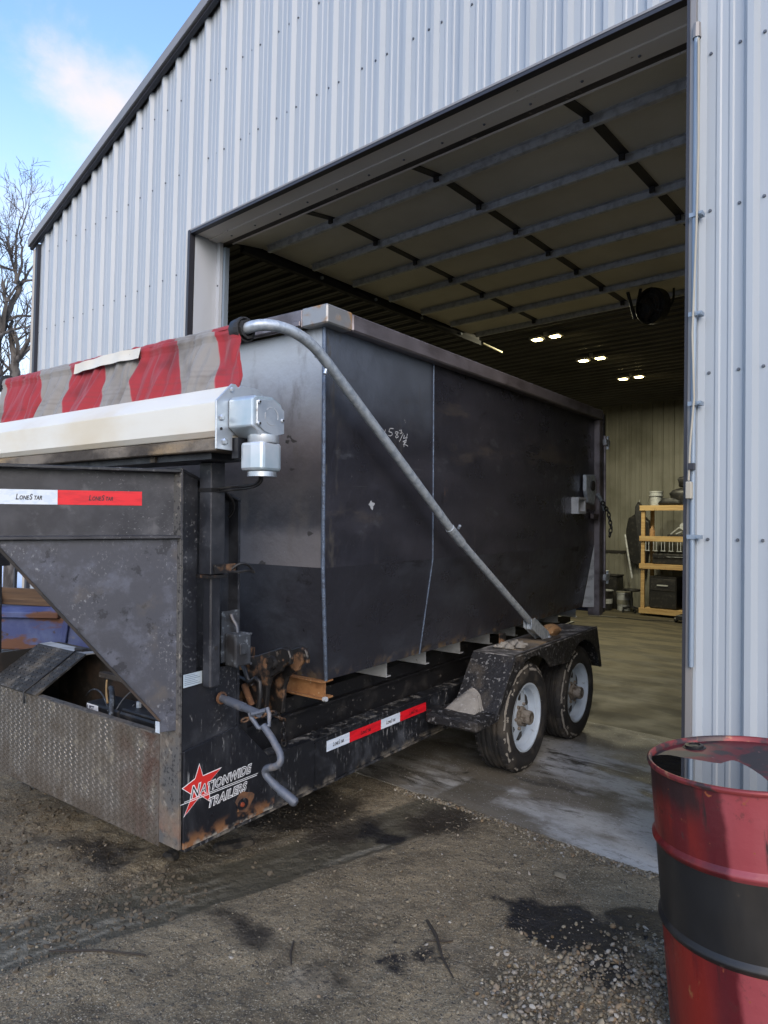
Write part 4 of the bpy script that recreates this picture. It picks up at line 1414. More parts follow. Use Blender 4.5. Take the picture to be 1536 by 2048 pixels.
# latch, guide loop and hinge gear at the rear corner
mb = MB()
uo = u0_ + .012
for (a, b, c_, d) in ((1.47, 1.49, 1.70, 1.84), (1.63, 1.65, 1.70, 1.84)):
    mb.box((uo - .02, a, c_), (uo + .05, b, d))
mb.box((uo - .02, 1.491, 1.82), (uo + .05, 1.629, 1.84)).box((uo - .02, 1.491, 1.70), (uo + .05, 1.629, 1.72))
mb.build('guide_loop', 'stub', DU)
MB().box((uo, 1.652, 1.74), (uo + .012, 2.0, 1.80)).box((uo, 1.9, 1.66), (uo + .03, 2.04, 1.70)).build('latch_bar', 'tube_steel', DU)
mb = MB().prism([(1.70, 1.90), (1.70, 2.04), (1.93, 2.05), (1.95, 1.90), (1.90, 1.78), (1.76, 1.80)], lambda a_, b_: (uo, a_, b_), lambda a_, b_: (uo + .035, a_, b_))
mb.build('latch_plate', 'galv', DU, bevel=.006)
MB().lathe([(0, .036), (.045, .036), (.045, .05), (0, .05)], (uo, 1.84, 1.95), (1, 0, 0), 14).build('latch_boss', 'stile', DU)
MB().tube([(uo + .03, 2.0, 1.88), (uo + .05, 2.08, 1.80), (uo + .05, 2.13, 1.74)], .018, 8).build('latch_handle', 'galv', DU)
for w in (2.36, 1.12):
    MB().box((u0_ - .02, v1 + .105, w - .03), (u0_ + .075, v1 + .22, w + .03)).build('hinge', 'stub', DU, bevel=.006)
    MB().tube([(u0_ + .06, v1 + .17, w - .06), (u0_ + .06, v1 + .17, w + .06)], .018, 8).build('hinge_pin', 'galv', DU)
MB().tube([(u0_ + .055, v1 + .12, .84), (u0_ + .055, v1 + .12, 2.42)], .014, 8).build('lock_rod', 'tube_steel', DU)


def chain(pts, r_, w_, name, m, parent):
    """links laid along a polyline"""
    mb = MB()
    P = [Vector(p) for p in pts]
    segs = [(a, b) for a, b in zip(P, P[1:])]
    tot = sum((b - a).length for a, b in segs)
    step = w_ * 2.1
    k = 0
    s = 0
    while s < tot:
        d = s
        for a, b in segs:
            if d <= (b - a).length:
                c_ = a + (b - a).normalized() * d
                dr = (b - a).normalized()
                break
            d -= (b - a).length
        else:
            break
        nrm = dr.orthogonal().normalized()
        if k % 2:
            nrm = dr.cross(nrm)
        ring = []
        for i in range(11):
            t = 2 * math.pi * i / 10
            ring.append(tuple(c_ + dr * math.cos(t) * w_ * 1.4 + nrm * math.sin(t) * w_ * .8))
        mb.tube(ring, r_, 5, cap=False)
        k += 1
        s += step
    return mb.build(name, m, parent, smooth=70)


chain([(u0_ + .07, 2.06, 1.80), (u0_ + .09, 2.15, 1.72), (u0_ + .10, 2.20, 1.58), (u0_ + .09, 2.19, 1.50)], .006, .018, 'latch_chain', 'track', DU)
# chalk note written on the side: 158 3/4 and an R under it
CH = [[(992, 838), (987, 866)], [(1041, 833), (1020, 830), (1013, 856), (1030, 862), (1035, 878), (1024, 890), (1011, 886)],
      [(1066, 862), (1056, 856), (1052, 868), (1064, 880), (1072, 898), (1062, 908), (1054, 898), (1062, 880), (1072, 866), (1066, 858)],
      [(1078, 848), (1092, 846), (1088, 858), (1097, 864), (1090, 874), (1082, 870)], [(1104, 872), (1078, 940)],
      [(1112, 888), (1104, 912), (1130, 908)], [(1130, 878), (1124, 916), (1104, 966)], [(1108, 940), (1108, 982)], [(1100, 938), (1124, 928), (1120, 948), (1108, 956), (1134, 978)]]
mb = MB()
for st_ in CH:
    pts = []
    for (x, y) in st_:
        X_, Y_ = 460 + x / 3.339, 600 + y / 3.339
        dx, dy = X_ - 752, Y_ - 850
        pts.append((u0_ + .0015, -1.225 + dx * .0050, 2.125 - (dy - .262 * dx) / 440))
    for a, b in zip(pts, pts[1:]):
        A, Bv = Vector(a), Vector(b)
        d = (Bv - A).normalized()
        pn_ = Vector((1, 0, 0)).cross(d) * .0019
        mb.add([tuple(A - pn_ - d * .001), tuple(Bv - pn_ + d * .001), tuple(Bv + pn_ + d * .001), tuple(A + pn_ - d * .001)], [(0, 1, 2, 3)])
mb.build('chalk_note', 'chalk', DU)
mb = MB()
cs = [(u0_ + .0015, -1.315 + (.020 + .008 * math.sin(3 * t) + .004 * math.sin(7 * t)) * math.cos(t), 1.722 + (.021 + .006 * math.sin(4 * t)) * math.sin(t)) for t in [i * 2 * math.pi / 18 for i in range(18)]]
mb.add(cs, [tuple(range(18))]).build('paint_spot', 'stub', DU)

# ------------------------------------------------------------------ trailer
T = tag(empty('gooseneck_trailer', mw=MW), 'dirty black gooseneck roll-off trailer with tandem white wheels backed to the doorway', 'trailer')
RO = -.42


def frame_rail(f):
    mb = MB()
    for a, b in (((RO - .012, -2.34, .302), (RO, 2.45, .534)), ((RO - .085, -2.34, .534), (RO + .004, 2.45, .546)), ((RO - .085, -2.34, .290), (RO + .014, 2.45, .302))):
        mb.box((f(a[0]), a[1], a[2]), (f(b[0]), b[1], b[2]))
    return mb.build('frame_rail', 'rail_paint', T)


ident = lambda u: u
frame_rail(ident)
frame_rail(mu)
MB().box((RO + .001, -1.54, .304), (RO + .006, -.30, .532)).build('side_skirt', 'rail_paint', T)
for f in (ident, mu):
    MB().box((f(-.60), -1.95, .47), (f(-.68), 2.4, .725)).build('hoist_rail', 'deck', T)
    MB().box((f(-.594), -1.95, .64), (f(-.56), 2.4, .652)).build('rail_angle', 'deck', T)
for k in range(6):
    v = -1.85 + k * .8
    MB().box((-.505, v, .36), (mu(-.505), v + .07, .46)).build('cross_member', 'deck', T)
MB().box((-.52, -1.97, .40), (mu(-.52), -1.90, .70)).build('cross_member', 'deck', T)
MB().box((-.70, -1.60, .655), (mu(-.70), -1.45, .70)).build('cross_member', 'deck', T)

# riser: upright I-beam, sloped cap, lower side plate
N0 = Vector((-.42, -2.36, 0))
NE = Vector((-.4706, -.8824, 0))
NN = Vector((.8824, -.4706, 0))


def nk(t_, n_, w_, f=ident):
    p = N0 + NE * t_ + NN * n_
    return (f(p.x), p.y, w_)


fo = lambda u: mu(u) - .58
for f in (ident, fo):
    MB().box((f(-.55), -2.362, .302 if f is ident else .302), (f(-.42), -2.348, 1.846)).build('riser_flange', 'flange', T, bevel=.002)
    MB().box((f(-.545), -2.055, .56), (f(-.42), -2.041, 1.728)).build('riser_flange', 'black_paint', T)
    MB().hexa([(f(-.49), -2.346, .56), (f(-.48), -2.346, .56), (f(-.48), -2.056, .56), (f(-.49), -2.056, .56),
               (f(-.49), -2.346, 1.84), (f(-.48), -2.346, 1.84), (f(-.48), -2.056, 1.735), (f(-.49), -2.056, 1.735)]).build('riser_web', 'black_paint', T)
    MB().hexa([(f(-.55), -2.364, 1.846), (f(-.42), -2.364, 1.846), (f(-.42), -2.036, 1.724), (f(-.55), -2.036, 1.724),
               (f(-.55), -2.364, 1.860), (f(-.42), -2.364, 1.860), (f(-.42), -2.036, 1.738), (f(-.55), -2.036, 1.738)]).build('riser_cap', 'black_paint', T, bevel=.003)
    MB().prism([(-2.346, .56), (-2.346, 1.84), (-2.275, 1.815), (-2.275, .56)], lambda a_, b_: (f(-.434), a_, b_), lambda a_, b_: (f(-.424), a_, b_)).build('riser_stiffener', 'black_paint', T)
    MB().prism([(-2.346, .302), (-2.346, .70), (-2.055, .738), (-1.87, .553), (-1.83, .45), (-1.83, .302)],
               lambda a_, b_: (f(-.419), a_, b_), lambda a_, b_: (f(-.408), a_, b_)).build('riser_side_plate', 'side_plate', T, bevel=.002)
    MB().prism([(-2.346, .56), (-2.346, 1.01), (-2.057, 1.01), (-2.057, .56)], lambda a_, b_: (f(-.432), a_, b_), lambda a_, b_: (f(-.421), a_, b_)).build('riser_backing_plate', 'black_paint', T)
    # neck beam: I-section angling inwards to the coupler
    def nbox(t0, t1, n0, n1, w0, w1, name, m, bevel=0):
        return MB().hexa([nk(t0, n0, w0, f), nk(t1, n0, w0, f), nk(t1, n1, w0, f), nk(t0, n1, w0, f), nk(t0, n0, w1, f), nk(t1, n0, w1, f), nk(t1, n1, w1, f), nk(t0, n1, w1, f)]).build(name, m, T, bevel=bevel)
    LEN = 1.86
    nbox(.006, LEN, -.050, -.040, 1.584, 1.838, 'neck_web', 'neck')
    nbox(.002, LEN, -.085, .004, 1.839, 1.852, 'neck_flange', 'black_paint', .002)
    nbox(.002, LEN, -.085, .004, 1.570, 1.583, 'neck_flange', 'neck', .002)
    nbox(-.006, .001, -.085, .003, 1.566, 1.856, 'neck_end_plate', 'neck', .001)
    tri = [(.008, 1.569), (.655, 1.569), (.655, 1.545), (.075, .835), (.072, .785), (.008, .785)]
    MB().prism(tri, lambda a_, b_: nk(a_, -.030, b_, f), lambda a_, b_: nk(a_, -.018, b_, f)).build('gusset', 'gusset', T, bevel=.002)
    MB().hexa([nk(.668, -.05, 1.555, f), nk(.668, .000, 1.555, f), nk(.082, .000, .835, f), nk(.082, -.05, .835, f), nk(.655, -.05, 1.555, f), nk(.655, .0, 1.555, f), nk(.073, .0, .838, f), nk(.073, -.05, .838, f)]).build('gusset_edge', 'dark_inside', T)
MB().tube([(-.470, -2.13, 1.02), (-.470, -2.13, 1.70)], .011, 8).build('wiring_pipe', 'crank', T, smooth=60)
MB().box((mu(-1.22), -4.15, 1.48), (-1.22, -3.85, 1.86)).build('coupler', 'black_paint', T)

# reflective tape with its printed word, on the neck and on the rail


def lone(parent, org, xd, yd, nd, size, xs=.70):
    o_, x_, y_, n_ = Vector(org), Vector(xd), Vector(yd), Vector(nd)
    for (body, sz, off_) in (('L', 1.0, 0), ('ONE', .72, .58), ('S', 1.0, 2.20), ('TAR', .72, 2.90)):
        text('printed_word', body, size * sz, 'black_vinyl', parent, o_ + x_ * size * off_ * xs, x_, y_, n_, ex=.0009, shear=.22, off=size * .020, xs=xs)


w0, w1 = 1.703, 1.759
for f in (ident,):
    for (ta, tb, m) in ((.455, .148, 'tape_red'), (.80, .4555, 'tape_white'), (1.25, .8005, 'tape_red')):
        n_ = -.0385
        tp = MB().add([nk(ta, n_, w0), nk(tb, n_, w0), nk(tb, n_, w1), nk(ta, n_, w1)], [(0, 1, 2, 3)]).build('reflective_tape', m, T)
        c_ = (.346, .598, 1.1)[('tape_red', 'tape_white').index(m) if ta < 1 else 2]
        lone(tp, nk(c_, n_, w0 + .018), -NE, (0, 0, 1), NN, .030)
ua = RO + .0075
segs = [(-1.457, -1.271, 'tape_white'), (-1.2705, -.988, 'tape_red'), (-.9875, -.799, 'tape_white'), (-.7985, -.516, 'tape_red')]
for (a, b, m) in segs:
    tp = MB().add([(ua, a, .457), (ua, b, .457), (ua, b, .512), (ua, a, .512)], [(0, 1, 2, 3)]).build('reflective_tape', m, T)
    lone(tp, (ua, (a + b) / 2 - .045, .474), (0, 1, 0), (0, 0, 1), (1, 0, 0), .030)

# dealer decal: red star with white edge and two lines of outlined slanted capitals
ud = -.4065
STAR = [(-2.358, .556), (-2.292, .578), (-2.269, .634), (-2.250, .578), (-2.149, .583), (-2.222, .535), (-2.208, .452), (-2.262, .496), (-2.349, .434), (-2.305, .512)]
cx_, cy_ = -2.268, .53
dec = MB().add([(ud, cx_ + (a - cx_) * 1.0, cy_ + (b - cy_) * 1.0) for a, b in STAR], [tuple(range(10))]).build('dealer_decal', 'white_decal', T)
MB().add([(ud + .0006, cx_ + (a - cx_) * .93, cy_ + (b - cy_) * .93) for a, b in STAR], [tuple(range(10))]).build('red_star', 'red_decal', dec)
xd, yd, nd = Vector((0, .9925, .035)), Vector((0, 0.0, 1)), Vector((1, 0, 0))


def outlined(body, v_, w_, size, xs):
    o_ = Vector((ud + .0008, v_, w_))
    text('decal_letters', body, size, 'white_decal', dec, o_, xd, yd, nd, ex=.0004, shear=.28, off=size * .062, xs=xs, spacing=1.10)
    text('decal_letters', body, size, 'black_vinyl', dec, o_, xd, yd, nd, ex=.0011, shear=.28, off=-size * .004, xs=xs, spacing=1.10)


outlined('N', -2.318, .500, .070, .86)
outlined('ATIONWIDE', -2.266, .503, .0515, .90)
outlined('TRAILERS', -2.228, .434, .0515, .93)
MB().add([(ud + .0008, -2.365, .489), (ud + .0008, -1.945, .486), (ud + .0008, -1.945, .489), (ud + .0008, -2.365, .492)], [(0, 1, 2, 3)]).build('decal_rule', 'white_decal', dec)
MB().add([(ud + .0008, -2.345, .4955), (ud + .0008, -1.94, .4935), (ud + .0008, -1.94, .496), (ud + .0008, -2.345, .498)], [(0, 1, 2, 3)]).build('decal_rule', 'white_decal', dec)
lb = MB().add([(-.4165, -2.346, .958), (-.4165, -2.250, .962), (-.4165, -2.250, 1.014), (-.4165, -2.346, 1.012)], [(0, 1, 2, 3)]).build('data_label', 'label', T)
mb = MB()
for k in range(6):
    w = .968 + k * .0075
    mb.box((-.4163, -2.340, w), (-.4160, -2.262 - .012 * (k % 3), w + .0022))
mb.build('label_print', 'label_ink', lb)
# rusted washer plate low on the side plate
pts = [(-2.02 + (.050 + .007 * math.sin(3 * t + 1) + .005 * math.sin(5 * t)) * math.cos(t), .392 + (.046 + .006 * math.sin(4 * t)) * math.sin(t)) for t in [i * 2 * math.pi / 22 for i in range(22)]]
MB().prism(pts, lambda a_, b_: (-.4075, a_, b_), lambda a_, b_: (-.4045, a_, b_)).build('rust_ring', 'rust', T)
pts = [(-2.03 + .032 * math.cos(t), .385 + .026 * math.sin(t)) for t in [i * 2 * math.pi / 14 for i in range(14)]]
MB().prism(pts, lambda a_, b_: (-.4043, a_, b_), lambda a_, b_: (-.4030, a_, b_)).build('socket', 'side_plate', T)
MB().lathe([(.011, 0), (.009, .008), (0, .010)], (-.403, -2.035, .385), (1, 0, 0), 10).build('marker_lamp', 'dull_lamp', T)

# tread-plate box across the front, with battery gear inside
BX = tag(empty('front_box', (0, 0, 0)))
BX.parent = T
uL, uR_ = -2.05, -.552
pl_ = MB().box((uL, -2.362, .285), (uR_, -2.354, .745)).build('box_front', 'diamond', BX)
mb = MB()
pit = .0245
k = 0
w = .297
while w < .742:
    x = uL + .012 + (pit / 2 if k % 2 else 0)
    while x < uR_ - .008:
        s_ = 1 if (k + int(round(x / pit))) % 2 else -1
        a, b = (.0105, .0034)
        ca_, sa_ = math.cos(s_ * .75), math.sin(s_ * .75)
        P = [(a, 0), (0, b), (-a, 0), (0, -b)]
        Q = [(x + p * ca_ - q_ * sa_, w + p * sa_ + q_ * ca_) for p, q_ in P]
        mb.add([(q_[0], -2.3622, q_[1]) for q_ in Q] + [(x - a * .35 * ca_, -2.3652, w - a * .35 * sa_), (x + a * .35 * ca_, -2.3652, w + a * .35 * sa_)], [(0, 1, 5), (1, 2, 4), (1, 4, 5), (2, 3, 4), (3, 0, 5), (3, 5, 4)])
        x += pit
    w += pit * .62
    k += 1
mb.build('treads', 'diamond', pl_, kind='stuff')
MB().box((uL, -2.364, .7455), (uR_, -2.33, .751)).build('box_lip', 'flange', BX)
MB().box((uL, -1.98, .29), (uR_, -1.972, .90)).build('box_back', 'dark_inside', BX)
MB().box((uL, -2.35, .29), (uR_, -1.985, .30)).build('box_floor', 'dark_inside', BX)
MB().box((uL - .008, -2.36, .29), (uL, -1.97, .90)).build('box_end', 'dark_inside', BX)
MB().box((uL, -2.02, .885), (uR_, -1.985, .915)).build('box_rim', 'dark_inside', BX)
MB().box((-1.50, -2.06, .80), (uR_, -2.025, .825)).build('inner_tray', 'mud_steel', BX)
# lid: sloping leaf, flat top leaf
LR = -1.555
lid = MB().hexa([(uL, -2.366, .747), (LR, -2.366, .747), (LR, -2.10, .913), (uL, -2.10, .913), (uL, -2.372, .7555), (LR, -2.372, .7555), (LR, -2.104, .9215), (uL, -2.104, .9215)]).build('box_lid', 'lid', BX)
mb = MB()
nl = Vector((0, -.53, .85))
for i in range(11):
    for j in range(24):
        x = uL + .012 + j * .0208 + (.0104 if i % 2 else 0)
        s = .05 + i * .088
        if x > LR - .012:
            continue
        c_ = Vector((x, -2.372 + s * .268, .7555 + s * .166))
        s_ = 1 if (i + j) % 2 else -1
        d1 = (Vector((1, 0, 0)) * .75 + Vector((0, .85, .53)) * s_ * .66) * .0105
        d2 = Vector((0, .85, .53)) * .0034
        tp = c_ + nl * .003
        mb.add([tuple(c_ + d1), tuple(c_ + d2), tuple(c_ - d1), tuple(c_ - d2), tuple(tp + d1 * .35), tuple(tp - d1 * .35)], [(0, 1, 4), (1, 2, 5), (1, 5, 4), (2, 3, 5), (3, 0, 4), (3, 4, 5)])
mb.build('treads', 'lid', lid, kind='stuff')
MB().box((uL, -2.100, .914), (LR, -2.03, .921)).build('lid_top', 'stub', BX)
MB().tube([(-1.66, -2.375, .70), (-1.66, -2.378, .757), (-1.655, -2.240, .842), (-1.65, -2.108, .927), (-1.62, -2.06, .926), (-1.60, -2.03, .924)], .005, 6).build('lid_strap', 'black_plastic', BX, smooth=60)
MB().box((-1.70, -2.085, .922), (-1.62, -2.055, .936)).build('lid_catch', 'stile', BX)
MB().prism([(-2.36, .751), (-2.36, .80), (-2.30, .751)], lambda a_, b_: (uR_ + .004, a_, b_), lambda a_, b_: (uR_ - .03, a_, b_)).build('box_corner', 'tape_white', BX, bevel=.001)
MB().box((-.99, -2.27, .50), (-.63, -2.09, .748)).build('battery', 'black_plastic', BX, bevel=.008)
MB().box((-.98, -2.26, .749), (-.64, -2.10, .762)).build('battery_cap', 'deck', BX, bevel=.004)
for x in (-.93, -.72):
    MB().tube([(x, -2.20, .763), (x, -2.20, .790)], .014, 8).build('terminal', 'galv', BX)
    MB().tube([(x, -2.20, .785), (x + .05, -2.17, .80), (x + .11, -2.12, .77)], .008, 6).build('battery_cable', 'black_plastic', BX)
MB().box((-1.32, -2.24, .50), (-1.04, -2.08, .735)).build('battery', 'black_plastic', BX, bevel=.008)
stk = MB().add([(-1.305, -2.2415, .672), (-1.205, -2.2415, .672), (-1.205, -2.2415, .732), (-1.305, -2.2415, .732)], [(0, 1, 2, 3)]).build('battery_label', 'white_decal', BX)
text('label_letters', 'UST', .036, 'navy', stk, (-1.300, -2.242, .699), (1, 0, 0), (0, 0, 1), (0, -1, 0), off=.0008, xs=.95)
MB().add([(-1.262, -2.2422, .675), (-1.207, -2.2422, .675), (-1.207, -2.2422, .695), (-1.24, -2.2422, .706)], [(0, 1, 2, 3)]).build('label_flash', 'red_decal', stk)
MB().tube(bez((-1.23, -2.16, .80), (-1.14, -2.20, .82), (-1.10, -2.24, .74), (-1.02, -2.29, .62)), .013, 8).build('hose', 'box', BX, smooth=60)
MB().tube(bez((-1.55, -2.10, .70), (-1.40, -2.15, .80), (-1.25, -2.18, .79), (-1.12, -2.24, .72)), .004, 5).build('wire', 'box', BX)
MB().tube(bez((-1.28, -2.15, .83), (-1.24, -2.18, .78), (-1.20, -2.2, .78), (-1.16, -2.22, .75)), .005, 5).build('wire', 'wood', BX)
MB().tube(bez((-1.08, -2.24, .70), (-1.07, -2.20, .80), (-1.02, -2.15, .85), (-.98, -2.10, .84)), .004, 5).build('wire', 'box', BX)
MB().tube([(-1.02, -2.28, .64), (-.97, -2.2, .77)], .003, 5).build('wire', 'box', BX)

# mast carrying the tarp housing
MB().box((-.412, -2.275, 1.42), (-.338, -2.20, 1.885)).build('mast', 'black_paint', T, bevel=.003)
MB().box((-.400, -2.265, .95), (-.348, -2.21, 1.419)).build('mast_leg', 'black_paint', T, bevel=.006)
MB().lathe([(.0085, 0), (.0085, .003), (0, .003)], (-.3475, -2.235, 1.115), (1, 0, 0), 10).build('mast_hole', 'stile', T)
MB().box((-.425, -2.28, 1.405), (-.335, -2.19, 1.418)).build('mast_collar', 'rust_black', T)
MB().box((-.337, -2.26, 1.425), (-.327, -2.15, 1.462)).build('mast_clamp', 'rust_black', T)
MB().tube(bez((-.33, -2.17, 1.44), (-.30, -2.14, 1.48), (-.30, -2.10, 1.46), (-.31, -2.07, 1.425)), .006, 6).tube(bez((-.33, -2.17, 1.43), (-.29, -2.15, 1.42), (-.30, -2.11, 1.44), (-.31, -2.06, 1.42)), .006, 6).build('zip_tie', 'black_plastic', T)
MB().box((mu(-.412), -2.275, 1.37), (mu(-.338), -2.20, 1.885)).build('mast', 'black_paint', T, bevel=.003)
HR, HL = -.135, -2.47
MB().box((HL, -2.405, 1.912), (HR - .02, -2.20, 1.960)).build('housing_beam', 'mud_steel', T, bevel=.004)
MB().box((HL + .1, -2.36, 1.886), (HR - .1, -2.19, 1.911)).build('housing_angle', 'black_paint', T)
MB().box((-.62, -2.37, 1.887), (-.585, -2.33, 1.930)).build('housing_lug', 'mud_steel', T)
# octagonal cover
prof = [(-2.405, 1.962), (-2.420, 1.985), (-2.420, 2.094), (-2.345, 2.166), (-2.225, 2.166), (-2.150, 2.094), (-2.150, 1.985), (-2.19, 1.962)]
MB().prism(prof, lambda a_, b_: (HL, a_, b_), lambda a_, b_: (HR - .004, a_, b_)).build('tarp_housing', 'alu', T, bevel=.004, seg=2)
ep = [(-2.425, 1.916), (-2.425, 2.098), (-2.350, 2.172), (-2.330, 2.172), (-2.318, 2.160), (-2.302, 2.171), (-2.215, 2.171), (-2.130, 2.112), (-2.122, 2.03), (-2.19, 1.975), (-2.345, 1.975), (-2.345, 1.914)]
epo = MB().prism(ep, lambda a_, b_: (HR - .003, a_, b_), lambda a_, b_: (HR + .004, a_, b_)).build('end_plate', 'zinc', T, bevel=.001)
for (v, w, r_) in ((-2.400, 2.035, .0125), (-2.385, 1.945, .014), (-2.352, 2.148, .010)):
    MB().lathe([(r_, 0), (r_, .006), (r_ * .6, .009), (0, .009)], (HR + .0042, v, w), (1, 0, 0), 6).build('bolt', 'zinc', epo)
for (v, w, r_) in ((-2.401, 1.993, .006), (-2.361, 2.062, .004), (-2.225, 2.14, .004)):
    MB().lathe([(r_, 0), (r_, .002), (0, .002)], (HR + .0042, v, w), (1, 0, 0), 8).build('hole', 'stile', epo)
MB().box((HR - .004, -2.34, 1.885), (HR + .03, -2.17, 1.965)).build('motor_bracket', 'black_paint', T)
mo = tag(empty('tarp_motor', (0, 0, 0)))
mo.parent = T
g = [(-2.368, 2.105), (-2.350, 2.118), (-2.262, 2.122), (-2.215, 2.098), (-2.205, 2.07), (-2.205, 1.985), (-2.262, 1.965), (-2.310, 1.963), (-2.368, 2.000)]
MB().prism(g, lambda a_, b_: (HR + .005, a_, b_), lambda a_, b_: (HR + .125, a_ + .012, b_)).build('gear_case', 'zinc_cast', mo, bevel=.006, seg=2)
fx = HR + .1255
cv_ = MB().prism([(-2.350, 2.010), (-2.350, 2.100), (-2.262, 2.112), (-2.205, 2.075), (-2.205, 1.985), (-2.25, 1.972), (-2.31, 1.985)], lambda a_, b_: (fx, a_ + .012, b_), lambda a_, b_: (fx + .006, a_ + .012, b_)).build('gear_cover', 'zinc', mo, bevel=.002)
for (v, w) in ((-2.328, 2.093), (-2.328, 2.012), (-2.205, 2.035)):
    MB().lathe([(.009, 0), (.009, .003), (.006, .006), (0, .006)], (fx + .0062, v, w), (1, 0, 0), 8).build('cover_bolt', 'galv', cv_)
    MB().lathe([(.0045, 0), (.0045, .0015), (0, .0015)], (fx + .0124, v, w), (1, 0, 0), 6).build('bolt_socket', 'stile', cv_)
mb = MB()
for a0, a1 in ((-.3, 1.2), (1.5, 2.4), (2.8, 3.5), (3.9, 5.2)):
    mb.tube([(fx + .0065, -2.262 + .034 * math.cos(a0 + (a1 - a0) * i / 5), 2.045 + .034 * math.sin(a0 + (a1 - a0) * i / 5)) for i in range(6)], .0018, 4)
mb.build('cast_ring', 'strut', cv_)
uc = HR + .098
oc = [(-2.350, -.055), (-2.350, .0), (-2.330, .045), (-2.235, .045), (-2.212, .02), (-2.212, -.05), (-2.24, -.075), (-2.32, -.075)]
MB().prism(oc, lambda a_, b_: (uc + b_, a_ + .012, 1.835), lambda a_, b_: (uc + b_, a_ + .012, 1.945)).build('motor_can', 'zinc_cast', mo, bevel=.012, seg=2)
MB().lathe([(0, 1.815), (.056, 1.815), (.056, 1.834), (0, 1.834)], (uc - .012, -2.268, 0), (0, 0, 1), 20).build('motor_end', 'zinc', mo, smooth=40)
MB().lathe([(.058, 1.944), (.060, 1.948), (.060, 1.975), (0, 1.975)], (uc - .012, -2.262, 0), (0, 0, 1), 20).build('motor_neck', 'zinc_cast', mo, smooth=40)
MB().tube(bez((uc - .03, -2.26, 1.815), (uc - .04, -2.25, 1.77), (-.22, -2.24, 1.79), (-.335, -2.24, 1.775), 12), .006, 6).tube(bez((uc - .02, -2.26, 1.815), (uc - .02, -2.25, 1.765), (-.20, -2.24, 1.775), (-.335, -2.23, 1.765), 12), .005, 6).build('motor_cable', 'black_plastic', mo, smooth=60)
MB().tube(bez((-.345, -2.20, 1.765), (-.36, -2.15, 1.75), (-.36, -2.1, 1.70), (-.43, -2.10, 1.66), 8), .006, 6).build('motor_cable', 'black_plastic', mo, smooth=60)
MB().box((-.415, -2.278, 1.762), (-.335, -2.197, 1.778)).build('cable_band', 'black_plastic', T)

# tarp arms and cross tube
for f in (ident, mu):
    A = tag(empty('tarp_arm', (0, 0, 0)))
    A.parent = T
    low = (f(-.105), .47, .862)
    mid = (f(-.115), -.70, 1.575)
    elb = bez((f(-.12), -1.84, 2.372), (f(-.12), -1.985, 2.475), (f(-.14), -2.17, 2.468), (f(-.27), -2.17, 2.440), 14)
    MB().tube([mid, (f(-.12), -1.60, 2.209), (f(-.12), -1.80, 2.346)] + elb, .0245, 14).build('arm_pipe', 'galv', A, smooth=60)
    MB().tube([low, (f(-.115), -.62, 1.524)], .0225, 12).build('lower_pipe', 'galv', A, smooth=60)
    MB().tube([(f(-.1148), -.60, 1.511), (f(-.1152), -.74, 1.602)], .0275, 12).build('coupling', 'galv', A, smooth=40)
    MB().tube([(f(-.10), -.665, 1.60), (f(-.085), -.675, 1.615)], .009, 6).build('bolt', 'zinc', A)
    MB().tube([(f(-.12), -1.815, 2.32), (f(-.118), -1.825, 2.298)], .008, 6).build('bolt', 'zinc', A)
    fk = [(.30, .955), (.36, .965), (.60, .84), (.66, .77), (.64, .742), (.56, .758), (.36, .868), (.30, .90)]
    for du in (.024, -.032):
        MB().prism(fk, lambda a_, b_: (f(-.105 + du), a_, b_), lambda a_, b_: (f(-.105 + du + .008), a_, b_)).build('fork_plate', 'galv', A, bevel=.003)
    MB().prism([(.34, .95), (.55, .845), (.52, .80), (.33, .885)], lambda a_, b_: (f(-.128), a_, b_), lambda a_, b_: (f(-.082), a_, b_)).build('fork_block', 'galv', A, bevel=.005)
    MB().tube([(f(-.06), .60, .79), (f(-.15), .60, .79)], .02, 10).build('pivot_bolt', 'zinc', A)
    MB().lathe([(.024, -.026), (.048, -.022), (.052, .018), (.026, .024)], (f(-.285), -2.17, 2.440), (1, 0, 0), 16).build('collar', 'black_plastic', A, smooth=40)
    MB().lathe([(.030, .022), (.042, .022), (.042, .045), (.030, .045)], (f(-.285), -2.17, 2.440), (1 if f is ident else -1, 0, 0), 8, True).build('collar_nut', 'stile', A)
    MB().lathe([(.046, -.012), (.053, -.010), (.053, .010), (.046, .012)], (f(-.262), -2.17, 2.440), (1, 0, 0), 16, True).build('collar_ring', 'stile', A)
MB().tube([(-.29, -2.17, 2.440), (mu(-.29), -2.17, 2.440)], .022, 12).build('cross_tube', 'galv', T, smooth=60)

